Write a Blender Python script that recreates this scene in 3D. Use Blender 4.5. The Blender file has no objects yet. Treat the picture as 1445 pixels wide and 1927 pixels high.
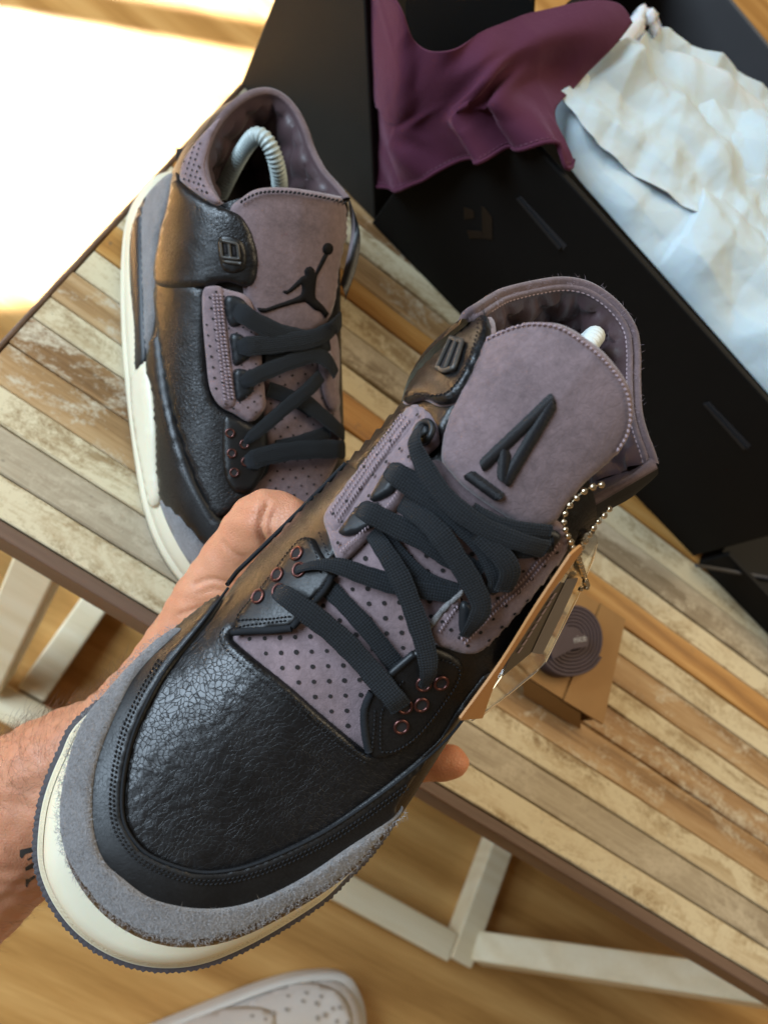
import bpy, bmesh, math, random
import numpy as np
from mathutils import Vector, Matrix
from mathutils.bvhtree import BVHTree
from mathutils.geometry import delaunay_2d_cdt
random.seed(7); RNG = np.random.default_rng(7)
SC = bpy.context.scene
COL = SC.collection

# ---------------------------------------------------------------- camera
FPX, PCX, PCY = 1448.0, 722.5, 963.5           # photograph pixels (1445 x 1927)
def nz(v):
    v = np.array(v, float); return v / np.linalg.norm(v)
AX1 = nz([.80, .555, .228])                     # table plank direction seen from the camera
UPV = nz([.427, -.26, -.865]); UPV = nz(UPV - AX1 * (UPV @ AX1))
AX2 = np.cross(UPV, AX1)
CW = np.array([AX1, AX2, UPV])                  # camera (x right, y down, z forward) -> world
CAMZ, TABLE = .843, .40
CP = np.array([0, 0, CAMZ])
cam = bpy.data.objects.new('camera', bpy.data.cameras.new('camera')); COL.objects.link(cam)
R = CW @ np.diag([1., -1., -1.])
cam.matrix_world = Matrix([[*R[0], 0], [*R[1], 0], [*R[2], CAMZ], [0, 0, 0, 1]])
cam.data.sensor_fit = 'VERTICAL'; cam.data.sensor_height = 34.6
cam.data.lens = FPX / 1927 * 34.6
cam.data.clip_start = .01; cam.data.clip_end = 50
cam.data.dof.use_dof = True; cam.data.dof.focus_distance = .292; cam.data.dof.aperture_fstop = 10
SC.camera = cam
SC.view_settings.view_transform = 'Standard'; SC.view_settings.look = 'None'
SC.view_settings.gamma = 1; SC.view_settings.exposure = 0.1
SC.render.resolution_x = 767; SC.render.resolution_y = 1024

# ---------------------------------------------------------------- light (indoors, by a window)
wd = bpy.data.worlds.new('World'); SC.world = wd; wd.use_nodes = True
bg = wd.node_tree.nodes['Background']; bg.inputs[0].default_value = (1.0, .80, .58, 1); bg.inputs[1].default_value = .13
def area(name, loc, target, sx, sy, power, color, spread=180, roll=None):
    l = bpy.data.lights.new(name, 'AREA'); l.shape = 'RECTANGLE'; l.size = sx; l.size_y = sy
    l.energy = power; l.color = color; l.spread = math.radians(spread)
    o = bpy.data.objects.new(name, l); COL.objects.link(o)
    d = nz(np.array(target) - np.array(loc)); zc = -d
    xc = nz(np.cross([0, 0, 1], zc)) if roll is None else nz(roll)
    yc = np.cross(zc, xc)
    o.matrix_world = Matrix([[xc[i], yc[i], zc[i], loc[i]] for i in range(3)] + [[0, 0, 0, 1]])
    return o
area('window_light', (-1.55, -.15, 1.42), (.15, .15, .5), 1.5, 1.0, 66, (.66, .83, 1.0))
area('room_light', (1.2, 1.5, 2.7), (.4, .4, .4), 2.6, 2.2, 58, (1.0, .82, .56))
# two panes of direct light falling on the floor beside the table
PQ = np.array([-.67, .74, 0]); PE = np.array([.74, .67, 0])
BEAM = nz([.67 * .8, -.74 * .8, -.62])
for nm, q0, q1, e0, e1 in (('sun_pane', .462, .847, -.75, .95), ('sun_pane', .911, 1.30, -.75, .95)):
    c = PQ * (q0 + q1) / 2 + PE * (e0 + e1) / 2
    area(nm, c - BEAM * .95, c, e1 - e0, (q1 - q0) * .62, 16, (1.0, .93, .80), spread=1.2, roll=PE)

# ---------------------------------------------------------------- helpers
def ray(p):
    return CW @ np.array([(p[0] - PCX) / FPX, (p[1] - PCY) / FPX, 1.0])
def W(p, z):                                    # pixel -> world point at height z
    r = ray(p); return CP + r * ((z - CAMZ) / r[2])
def wplane(p, p0, n):                           # pixel -> world point on a plane
    r = ray(p); return CP + r * (np.dot(np.array(p0) - CP, n) / np.dot(r, n))
def topx(w):
    c = CW.T @ (np.array(w) - CP); return np.array([c[0] / c[2] * FPX + PCX, c[1] / c[2] * FPX + PCY, c[2]])

def empty(name, loc, label=None, cat=None, group=None):
    o = bpy.data.objects.new(name, None); COL.objects.link(o); o.location = [float(v) for v in loc]
    o.empty_display_size = .02
    return tag(o, label, cat, group)
def tag(o, label=None, cat=None, group=None, kind=None):
    if label: o['label'] = label
    if cat: o['category'] = cat
    if group: o['group'] = group
    if kind: o['kind'] = kind
    return o
def base_of(o):
    v = np.zeros(3)
    while o is not None:
        v += np.array(o.location); o = o.parent
    return v
def mk(name, verts, faces, mat, parent=None, smooth=True, uv=None, kind=None, origin=None):
    V = np.array(verts, float).reshape(-1, 3)
    b = base_of(parent)
    if parent is None:
        b = np.array(origin) if origin is not None else np.array([V[:, 0].mean(), V[:, 1].mean(), V[:, 2].min()])
    me = bpy.data.meshes.new(name); me.from_pydata((V - b).tolist(), [], [list(map(int, f)) for f in faces])
    if mat is not None: me.materials.append(mat)
    if uv is not None:
        lay = me.uv_layers.new(name='UVMap'); li = np.zeros(len(me.loops), int); me.loops.foreach_get('vertex_index', li)
        lay.data.foreach_set('uv', np.array(uv, float)[li].astype(np.float32).ravel())
    if smooth: me.polygons.foreach_set('use_smooth', [True] * len(me.polygons))
    me.update()
    o = bpy.data.objects.new(name, me); COL.objects.link(o)
    if parent is not None: o.parent = parent
    else: o.location = b.tolist()
    if kind: o['kind'] = kind
    return o
def fixn(o):
    bm = bmesh.new(); bm.from_mesh(o.data); bmesh.ops.recalc_face_normals(bm, faces=bm.faces); bm.to_mesh(o.data); bm.free(); return o
def grid_faces(nr, nc, wrap_r=False, wrap_c=False, start=0):
    F = []
    for i in range(nr if wrap_r else nr - 1):
        for j in range(nc if wrap_c else nc - 1):
            a, b = i, (i + 1) % nr; c, d = j, (j + 1) % nc
            F.append((start + a * nc + c, start + b * nc + c, start + b * nc + d, start + a * nc + d))
    return F
def catmull(P, n=8, closed=False):
    """smooth curve through P; a point with a third value 1 is a sharp corner"""
    P = [tuple(p) for p in P]; m = len(P); D = len(P[0]) if False else None
    out = []
    def xy(i): return np.array(P[i % m][:2] if closed or 0 <= i < m else P[max(0, min(m - 1, i))][:2], float)
    def sharp(i): return len(P[i % m]) > 2 and P[i % m][2] == 1
    for i in range(m if closed else m - 1):
        p1, p2 = xy(i), xy(i + 1)
        p0 = p1 if (sharp(i) or (not closed and i == 0)) else xy(i - 1)
        p3 = p2 if (sharp(i + 1) or (not closed and i == m - 2)) else xy(i + 2)
        for k in range(n):
            t = k / n
            out.append(.5 * ((2 * p1) + (-p0 + p2) * t + (2 * p0 - 5 * p1 + 4 * p2 - p3) * t * t + (-p0 + 3 * p1 - 3 * p2 + p3) * t ** 3))
    if not closed: out.append(xy(m - 1))
    return np.array(out)
def cat3(P, n=8, closed=False):
    P = np.array(P, float); m = len(P); out = []
    g = (lambda i: P[i % m]) if closed else (lambda i: P[max(0, min(m - 1, i))])
    for i in range(m if closed else m - 1):
        p0, p1, p2, p3 = g(i - 1), g(i), g(i + 1), g(i + 2)
        for k in range(n):
            t = k / n
            out.append(.5 * ((2 * p1) + (-p0 + p2) * t + (2 * p0 - 5 * p1 + 4 * p2 - p3) * t * t + (-p0 + 3 * p1 - 3 * p2 + p3) * t ** 3))
    if not closed: out.append(P[-1])
    return np.array(out)
def resample(P, step, closed=False):
    P = np.array(P, float)
    if closed: P = np.vstack([P, P[:1]])
    d = np.r_[0, np.cumsum(np.linalg.norm(np.diff(P, axis=0), axis=1))]
    n = max(3, int(round(d[-1] / step)))
    s = np.linspace(0, d[-1], n + 1)
    Q = np.stack([np.interp(s, d, P[:, k]) for k in range(P.shape[1])], 1)
    return Q[:-1] if closed else Q
def inside(pts, poly):
    x, y = pts[:, 0], pts[:, 1]; r = np.zeros(len(pts), bool); n = len(poly); j = n - 1
    for i in range(n):
        xi, yi = poly[i]; xj, yj = poly[j]
        c = ((yi > y) != (yj > y)) & (x < (xj - xi) * (y - yi) / (yj - yi + 1e-12) + xi)
        r ^= c; j = i
    return r
def edge_dist(pts, poly, closed=True):
    A = poly; B = np.roll(poly, -1, 0)
    if not closed: A, B = A[:-1], B[:-1]
    best = np.full(len(pts), 1e9)
    for a, b in zip(A, B):
        ab = b - a; t = np.clip(((pts - a) @ ab) / (ab @ ab + 1e-12), 0, 1)
        best = np.minimum(best, np.linalg.norm(pts - a - t[:, None] * ab, axis=1))
    return best
def tri2d(poly, step, holes=()):
    """triangulate a pixel polygon with an inner lattice"""
    lo, hi = poly.min(0), poly.max(0)
    gx, gy = np.meshgrid(np.arange(lo[0], hi[0], step), np.arange(lo[1], hi[1], step * .866))
    gx[1::2] += step / 2
    g = np.stack([gx.ravel(), gy.ravel()], 1)
    g = g[inside(g, poly)]
    if len(g): g = g[edge_dist(g, poly) > step * .55]
    pts = np.vstack([poly, g]); n = len(poly)
    vs, es, fs, *_ = delaunay_2d_cdt([Vector(p) for p in pts], [(i, (i + 1) % n) for i in range(n)], [], 1, 1e-4)
    vs = np.array([tuple(v) for v in vs])
    return vs, [tuple(f) for f in fs]
def bound_loops(faces):
    cnt = {}
    for f in faces:
        for a, b in zip(f, f[1:] + f[:1]): cnt[(a, b)] = 1
    return [(a, b) for (a, b) in cnt if (b, a) not in cnt]
def tube(P, r, k=8, caps=True, closed=False):
    P = np.array(P, float); n = len(P)
    r = np.full(n, r) if np.isscalar(r) else np.array(r)
    T = np.gradient(P, axis=0) if not closed else np.roll(P, -1, 0) - np.roll(P, 1, 0)
    T /= np.linalg.norm(T, axis=1)[:, None] + 1e-12
    up = np.array([0, 0, 1.]) if abs(T[0][2]) < .9 else np.array([1., 0, 0])
    V = []; nrm = nz(np.cross(T[0], up))
    for i in range(n):
        nrm = nrm - T[i] * (nrm @ T[i]); nrm = nz(nrm); b = np.cross(T[i], nrm)
        for j in range(k):
            a = 2 * math.pi * j / k; V.append(P[i] + r[i] * (math.cos(a) * nrm + math.sin(a) * b))
    F = grid_faces(n, k, wrap_r=closed, wrap_c=True)
    if caps and not closed:
        F.append(tuple(range(k))[::-1]); F.append(tuple((n - 1) * k + j for j in range(k)))
    return V, F
class MB:
    def __init__(s): s.V = []; s.F = []
    def add(s, V, F):
        o = len(s.V); s.V += [tuple(v) for v in V]; s.F += [tuple(o + i for i in f) for f in F]; return s
    def box(s, c, x, y, z):                     # centre and three half vectors
        c, x, y, z = map(np.array, (c, x, y, z))
        V = [c + a * x + b * y + d * z for a in (-1, 1) for b in (-1, 1) for d in (-1, 1)]
        return s.add(V, [(0, 1, 3, 2), (4, 6, 7, 5), (0, 4, 5, 1), (2, 3, 7, 6), (0, 2, 6, 4), (1, 5, 7, 3)])
    def build(s, name, mat, parent=None, smooth=False, **k): return mk(name, s.V, s.F, mat, parent, smooth, **k)
def bevel(o, w, seg=2):
    m = o.modifiers.new('bevel', 'BEVEL'); m.width = w; m.segments = seg; m.limit_method = 'ANGLE'; m.angle_limit = math.radians(40); m.harden_normals = False
    return o

# ---------------------------------------------------------------- materials
class NT:
    def __init__(s, name):
        s.m = bpy.data.materials.new(name); s.m.use_nodes = True; s.t = s.m.node_tree; s.b = s.t.nodes['Principled BSDF']
        s.co = s.n('ShaderNodeTexCoord')
    def n(s, ty, **k):
        nd = s.t.nodes.new(ty)
        for a, v in k.items():
            if a.startswith('i_'): pass
            else: setattr(nd, a, v)
        return nd
    def l(s, a, b): s.t.links.new(a, b)
    def inp(s, nd, key, v):
        if hasattr(v, 'is_output') or isinstance(v, bpy.types.NodeSocket): s.l(v, nd.inputs[key])
        else: nd.inputs[key].default_value = v
    def map(s, scale=(1, 1, 1), rot=(0, 0, 0), src='Object', loc=(0, 0, 0), vec=None):
        m = s.n('ShaderNodeMapping'); s.l(vec if vec else s.co.outputs[src], m.inputs[0])
        m.inputs['Scale'].default_value = scale; m.inputs['Rotation'].default_value = rot; m.inputs['Location'].default_value = loc
        return m.outputs[0]
    def noise(s, vec, scale, detail=3, rough=.55, dist=0, out='Fac'):
        x = s.n('ShaderNodeTexNoise'); s.l(vec, x.inputs['Vector']); x.inputs['Scale'].default_value = scale
        x.inputs['Detail'].default_value = detail; x.inputs['Roughness'].default_value = rough; x.inputs['Distortion'].default_value = dist
        return x.outputs[out]
    def voro(s, vec, scale, feature='F1', rnd=1.0, out='Distance'):
        x = s.n('ShaderNodeTexVoronoi'); x.feature = feature; s.l(vec, x.inputs['Vector']); x.inputs['Scale'].default_value = scale; x.inputs['Randomness'].default_value = rnd
        return x.outputs[out]
    def wave(s, vec, scale, dist=0, detail=2, direction='X', prof='SIN'):
        x = s.n('ShaderNodeTexWave'); x.bands_direction = direction; x.wave_profile = prof; s.l(vec, x.inputs['Vector'])
        x.inputs['Scale'].default_value = scale; x.inputs['Distortion'].default_value = dist; x.inputs['Detail'].default_value = detail
        return x.outputs['Fac']
    def math(s, op, a, b=0.0, c=0.0):
        x = s.n('ShaderNodeMath'); x.operation = op; s.inp(x, 0, a); s.inp(x, 1, b); s.inp(x, 2, c); return x.outputs[0]
    def ramp(s, fac, stops, interp='LINEAR'):
        x = s.n('ShaderNodeValToRGB'); s.l(fac, x.inputs[0]); e = x.color_ramp.elements; x.color_ramp.interpolation = interp
        while len(e) < len(stops): e.new(.5)
        for k, (p, c) in enumerate(stops):
            e[k].position = p; e[k].color = (*c, 1) if len(c) == 3 else c
        return x.outputs[0]
    def mr(s, v, a, b, c=0., d=1.):
        x = s.n('ShaderNodeMapRange'); s.inp(x, 0, v); x.inputs[1].default_value = a; x.inputs[2].default_value = b; x.inputs[3].default_value = c; x.inputs[4].default_value = d; return x.outputs[0]
    def mix(s, fac, a, b, blend='MIX'):
        x = s.n('ShaderNodeMix'); x.data_type = 'RGBA'; x.blend_type = blend; s.inp(x, 0, fac)
        for key, v in ((6, a), (7, b)):
            if isinstance(v, tuple): v = (*v, 1) if len(v) == 3 else v
            s.inp(x, key, v)
        return x.outputs[2]
    def bump(s, h, strength, dist, prev=None):
        x = s.n('ShaderNodeBump'); s.inp(x, 'Height', h); x.inputs['Strength'].default_value = strength; x.inputs['Distance'].default_value = dist
        if prev: s.l(prev, x.inputs['Normal'])
        return x.outputs[0]
    def warp(s, vec, scale, amt):
        nc = s.noise(vec, scale, 2, out='Color'); x = s.n('ShaderNodeVectorMath'); x.operation = 'SUBTRACT'; s.l(nc, x.inputs[0]); x.inputs[1].default_value = (.5, .5, .5)
        y = s.n('ShaderNodeVectorMath'); y.operation = 'SCALE'; s.l(x.outputs[0], y.inputs[0]); y.inputs['Scale'].default_value = amt
        z = s.n('ShaderNodeVectorMath'); z.operation = 'ADD'; s.l(vec, z.inputs[0]); s.l(y.outputs[0], z.inputs[1]); return z.outputs[0]
    def done(s, color=None, rough=None, normal=None, **k):
        b = s.b
        if color is not None:
            if isinstance(color, tuple): b.inputs['Base Color'].default_value = (*color, 1)
            else: s.l(color, b.inputs['Base Color'])
        if rough is not None: s.inp(b, 'Roughness', rough)
        if normal is not None: s.l(normal, b.inputs['Normal'])
        for key, v in k.items(): s.inp(b, {'spec': 'Specular IOR Level', 'metal': 'Metallic', 'sheen': 'Sheen Weight', 'sheenr': 'Sheen Roughness', 'sheenc': 'Sheen Tint', 'sss': 'Subsurface Weight', 'sssr': 'Subsurface Radius', 'ssss': 'Subsurface Scale', 'trans': 'Transmission Weight', 'ior': 'IOR', 'coat': 'Coat Weight', 'coatr': 'Coat Roughness', 'alpha': 'Alpha'}[key], v)
        return s.m
def plain(name, c, rough=.6, bumpscale=0, bumpd=.0003, var=.12, **k):
    t = NT(name); v = t.map(); nn = t.noise(v, 60, 4)
    col = t.mix(nn, tuple(x * (1 - var) for x in c), tuple(min(1, x * (1 + var)) for x in c))
    nrm = t.bump(t.noise(v, bumpscale, 4), .6, bumpd) if bumpscale else None
    return t.done(col, rough, nrm, **k)
def leather(name, c, scale, dist, rough, strength=.8, stretch=(1, 1, 1), crease=.5):
    """pebbled hide: rounded grains parted by thin creases, stronger in some patches than others"""
    t = NT(name); v = t.map(stretch); w = t.warp(v, 70, .006)
    x = t.n('ShaderNodeTexVoronoi'); x.feature = 'SMOOTH_F1'; t.l(w, x.inputs['Vector']); x.inputs['Scale'].default_value = scale; x.inputs['Smoothness'].default_value = .35
    peb = t.mr(x.outputs['Distance'], .15, .75, 1, 0)
    e1 = t.mr(t.voro(t.warp(v, 40, .016), scale * .9, 'DISTANCE_TO_EDGE'), 0, .065)
    patch = t.mr(t.noise(v, 26, 3), .36, .64)
    h = t.math('ADD', t.math('MULTIPLY', peb, t.math('ADD', .18, t.math('MULTIPLY', patch, .35))), t.math('MULTIPLY', t.math('MULTIPLY', e1, crease), t.math('ADD', .25, t.math('MULTIPLY', patch, .75))))
    h = t.math('ADD', h, t.math('MULTIPLY', t.noise(v, 1500, 3), .05))
    nrm = t.bump(t.noise(v, 34, 3, .5), .35, .0016, t.bump(h, strength, dist))
    col = t.mix(t.mr(h, .2, 1.1), tuple(q * .3 for q in c), c)
    r = t.mr(t.noise(v, 40, 3), .3, .7, rough - .05, rough + .07)
    gap = t.math('MULTIPLY', t.math('SUBTRACT', 1.0, e1), t.math('ADD', .3, t.math('MULTIPLY', patch, .7)))
    return t.done(col, t.math('ADD', r, t.math('MULTIPLY', gap, .25)), nrm, spec=t.math('SUBTRACT', .5, t.math('MULTIPLY', gap, .22)))
def nubuck(name, c, var=.34, grain=700, bd=.00014, sheen=.25):
    t = NT(name); v = t.map()
    a = t.noise(v, 45, 5, .65); b = t.noise(v, 330, 4, .75); d = t.noise(v, 2000, 2)
    e = t.mr(t.voro(t.warp(v, 130, .012), grain * .55, 'DISTANCE_TO_EDGE'), 0, .12)
    col = t.mix(t.mr(t.math('ADD', t.math('MULTIPLY', a, .5), t.math('MULTIPLY', b, .5)), .33, .67), tuple(x * (1 - var) for x in c), tuple(x * (1 + var) for x in c))
    col = t.mix(t.math('MULTIPLY', t.math('SUBTRACT', 1.0, e), .17), col, tuple(x * .55 for x in c))
    nrm = t.bump(t.math('ADD', t.math('MULTIPLY', e, .5), t.math('ADD', t.math('MULTIPLY', b, .5), t.math('MULTIPLY', d, .4))), .7, bd)
    return t.done(col, .85, nrm, spec=.2, sheen=sheen, sheenr=.5)
def suede(name, c):
    t = NT(name); v = t.map()
    b = t.noise(t.warp(v, 400, .002), 1100, 4, .75); a = t.noise(v, 120, 3)
    f = t.mr(t.math('ADD', t.math('MULTIPLY', b, .7), t.math('MULTIPLY', a, .3)), .32, .68)
    col = t.mix(f, tuple(x * .55 for x in c), tuple(x * 1.5 for x in c))
    return t.done(col, .95, t.bump(b, 1, .0009), spec=.1, sheen=.35)
def wood(name, c1, c2, c3, sx=1, grain=38, rough=.55, wear=None, wearc=(.6, .55, .45), along='X', rnd=True, ringdist=4):
    """long-grain wood; each object takes its own patch of the pattern"""
    t = NT(name); oi = t.n('ShaderNodeObjectInfo')
    off = t.n('ShaderNodeVectorMath'); off.operation = 'ADD'; t.l(t.co.outputs['Object'], off.inputs[0])
    sc = t.n('ShaderNodeCombineXYZ'); k = t.math('MULTIPLY', oi.outputs['Random'], 37.0)
    t.l(k, sc.inputs[0]); t.l(t.math('MULTIPLY', oi.outputs['Random'], 91.0), sc.inputs[1]); t.l(sc.outputs[0], off.inputs[1])
    s3 = (.09, 1, 1) if along == 'X' else (1, .09, 1)
    v = t.map(s3, vec=off.outputs[0]); full = t.map(vec=off.outputs[0])
    g = t.noise(v, grain * 2.2, 5, .65, .6); g2 = t.noise(v, grain * 9, 3, .7); rg = t.wave(t.warp(v, 9, .12), grain * .35, ringdist, 3, 'Y' if along == 'X' else 'X')
    f = t.math('ADD', t.math('MULTIPLY', g, .5), t.math('ADD', t.math('MULTIPLY', g2, .25), t.math('MULTIPLY', rg, .25)))
    fl = t.noise(t.map((.03, 1, 1) if along == 'X' else (1, .03, 1), vec=off.outputs[0]), grain * 14, 3, .8)
    f = t.math('ADD', t.math('MULTIPLY', f, .72), t.math('MULTIPLY', fl, .28))
    col = t.ramp(f, [(.34, c1), (.50, c2), (.66, c3)])
    if wear:
        ws = t.map((.45, 1, 1) if along == 'X' else (1, .45, 1), vec=off.outputs[0])
        wn = t.math('ADD', t.math('MULTIPLY', t.noise(ws, 34, 6, .75, .8), .7), t.math('MULTIPLY', t.noise(full, 260, 4, .8), .3))
        col = t.mix(t.mr(wn, wear - .06, wear + .05), col, wearc)
        sp = t.mr(t.noise(full, 130, 5, .8), .62, .70); col = t.mix(t.math('MULTIPLY', sp, .55), col, (.10, .075, .05))
    nrm = t.bump(t.math('ADD', g2, g), .5, .0006)
    return t.done(col, rough, nrm, spec=.35)
# ================================================================ the setting
M_floor = wood('floor_oak', (.36, .175, .045), (.50, .265, .078), (.62, .36, .125), grain=15, rough=.42, along='X', ringdist=3)
def floor():
    n = 2; V = [(-4, -3, 0), (5, -3, 0), (5, 6, 0), (-4, 6, 0)]
    o = mk('floor', V, [(0, 1, 2, 3)], M_floor, None, False, origin=(0, 0, 0)); o['kind'] = 'structure'
floor()

# ---- table
M_pl = [wood('plank_grey', (.20, .145, .082), (.34, .265, .17), (.47, .385, .26), rough=.6, wear=.55, wearc=(.54, .45, .31)),
        wood('plank_whitewash', (.25, .155, .062), (.46, .34, .185), (.62, .50, .31), rough=.62, wear=.48, wearc=(.68, .575, .37)),
        wood('plank_honey', (.26, .115, .026), (.45, .215, .052), (.58, .32, .10), rough=.5, wear=.70, wearc=(.45, .33, .18)),
        wood('plank_tan', (.21, .11, .040), (.40, .235, .098), (.55, .37, .19), rough=.55, wear=.58, wearc=(.60, .51, .36)),
        wood('plank_brown', (.14, .066, .022), (.31, .17, .068), (.48, .295, .135), rough=.55, wear=.55, wearc=(.60, .51, .36))]
M_apron = wood('apron_brown', (.115, .066, .042), (.15, .088, .056), (.18, .108, .07), rough=.5)
M_under = plain('underside_dark', (.05, .035, .025), .8)
M_cream = wood('leg_cream_paint', (.78, .64, .40), (.84, .71, .47), (.88, .77, .54), rough=.45)
TX0, TX1, TY0, TY1 = -.125, 1.0, .0935, .74
def table():
    t = empty('coffee_table', ((TX0 + TX1) / 2, (TY0 + TY1) / 2, 0), 'low coffee table topped with worn reclaimed slats on a slanted cream frame', 'coffee table')
    th = .012; rim = .006
    MB().box(((TX0 + TX1) / 2, (TY0 + TY1) / 2, TABLE - .026), ((TX1 - TX0) / 2 - .004, 0, 0), (0, (TY1 - TY0) / 2 - .004, 0), (0, 0, .0135)).build('tabletop_core', M_under, t)
    ah = .032
    for nm, c, hx, hy in (('front', ((TX0 + TX1) / 2, TY0 - .004), (TX1 - TX0) / 2 + .003, .004), ('back', ((TX0 + TX1) / 2, TY1 + .004), (TX1 - TX0) / 2 + .003, .004),
                          ('l', (TX0 - .0015, (TY0 + TY1) / 2), .0015, (TY1 - TY0) / 2), ('r', (TX1 + .0015, (TY0 + TY1) / 2), .0015, (TY1 - TY0) / 2)):
        a = MB().box((*c, TABLE - ah / 2 - .001), (hx, 0, 0), (0, hy, 0), (0, 0, ah / 2)).build('apron_board', M_apron, t); bevel(a, .0012)
    # slats: rows of uneven width, each slat its own piece
    pat = [1, 0, 1, 3, 4, 1, 3, 1, 2, 1, 0, 1, 2, 3, 1, 4, 0, 1, 3, 1, 2, 0, 1, 3, 4, 1]
    y = TY0 + .0005; r = 0
    while y < TY1 - .01:
        w = (.0205, .0232, .0190, .0245, .0212, .0178, .0226)[r % 7]; w = min(w, TY1 - y - .0005)
        x = TX0 + .0005; first = True; k = 0
        while x < TX1 - .005:
            L = 2.0
            if TX1 - (x + L) < .12: L = TX1 - x
            mi = pat[r % 26]
            top = TABLE + random.uniform(-.0011, .0006)
            c = (x + L / 2, y + w / 2, top - th / 2); jx = random.uniform(.0003, .0012); jy = random.uniform(.0001, .0005)
            rnd = MB()
            hx, hy = L / 2 - jx, w / 2 - jy
            nx = max(4, int(L / .035))
            # uneven worn long edges
            V = []
            for i in range(nx + 1):
                xx = -hx + 2 * hx * i / nx; e0 = random.uniform(0, .0007); e1 = random.uniform(0, .0007); zz = random.uniform(-.0003, .0003)
                b = .0006
                V += [(c[0] + xx, c[1] - hy, top - th), (c[0] + xx, c[1] - hy + e0 * .3, top - b - e0), (c[0] + xx, c[1] - hy + b + e0, top + zz),
                      (c[0] + xx, c[1] + hy - b - e1, top + zz), (c[0] + xx, c[1] + hy - e1 * .3, top - b - e1), (c[0] + xx, c[1] + hy, top - th)]
            F = grid_faces(nx + 1, 6, wrap_c=True) + [(5, 4, 3, 2, 1, 0), tuple(nx * 6 + j for j in range(6))]
            o = mk('slat', [np.array(v) for v in V], [f[::-1] for f in F[:-2]] + [f[::-1] for f in F[-2:]], M_pl[mi], t, False)
            me = o.data; ctr = np.array(c) - base_of(t)
            co = np.zeros(len(me.vertices) * 3); me.vertices.foreach_get('co', co); co = co.reshape(-1, 3) - ctr; me.vertices.foreach_set('co', co.ravel()); o.location = ctr.tolist()
            x += L; first = False; k += 1
        y += w; r += 1
    # slanted cream frame under the top
    def bar(name, a, b, w, h, upv=(0, 0, 1)):
        a, b = np.array(a, float), np.array(b, float); d = nz(b - a); s = nz(np.cross(upv, d)); u = np.cross(d, s)
        o = MB().box((a + b) / 2, d * np.linalg.norm(b - a) / 2, s * w / 2, u * h / 2).build(name, M_cream, t); bevel(o, .0025); return o
    yb = .030; yk = .62
    xk = .530
    bar('floor_rail', (-.22, yb, .014), (xk - .015, yb, .014), .030, .028)
    bar('floor_rail', (-.06, yk, .014), (xk - .015, yk, .014), .030, .028)
    bar('cross_rail', (xk, yb - .01, .014), (xk, yk + .01, .014), .030, .028)
    bar('cross_rail', (-.005, yb + .017, .0137), (-.005, yk - .017, .0137), .028, .027)
    for yy in (yb + .012, yk - .012):
        bar('slanted_leg', (xk + .02, yy, .016), (.80, yy + (.12 if yy < .3 else -.1), TABLE - .042), .034, .030, (0, 1, 0))
        bar('slanted_leg', (-.045, yy, .028), (-.06, yy + (.14 if yy < .3 else -.1), TABLE - .042), .034, .030, (0, 1, 0))
    return t
TBL = table()
# ================================================================ shoes: shared machinery
def fan_hull(EL, ER, spine, p=2.4, q=2.2, nt=22):
    """upper surface: left/right edge points (x, y, z) listed heel to toe, spine (x, y, z) heel to toe; the last edge rows fan round the toe"""
    sp = np.array(spine, float)
    def row(e):
        e = np.array(e, float); xs = min(max(e[0], sp[0, 0]), sp[-1, 0])
        s = np.array([xs, np.interp(xs, sp[:, 0], sp[:, 1]), np.interp(xs, sp[:, 0], sp[:, 2])])
        pe = np.interp(xs, [.05, .12, .2, .26], p) if not np.isscalar(p) else p
        qe = np.interp(xs, [.05, .12, .2, .26], q) if not np.isscalar(q) else q
        th = np.linspace(0, math.pi / 2, nt)
        c = np.cos(th) ** (2 / pe); z = np.sin(th) ** (2 / qe); c[-1] = 0
        return [np.array([s[0] + (e[0] - s[0]) * ci, s[1] + (e[1] - s[1]) * ci, e[2] + (s[2] - e[2]) * zi]) for ci, zi in zip(c, z)]
    rows = [row(e) for e in EL] + [row(e) for e in ER[::-1]]
    G = np.array(rows)
    return G
def relax(G, it, keep_edge=True):
    for _ in range(it):
        A = G.copy()
        A[1:-1, 1:-1] = .25 * (G[:-2, 1:-1] + G[2:, 1:-1] + G[1:-1, :-2] + G[1:-1, 2:])
        G = A
    return G
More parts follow.
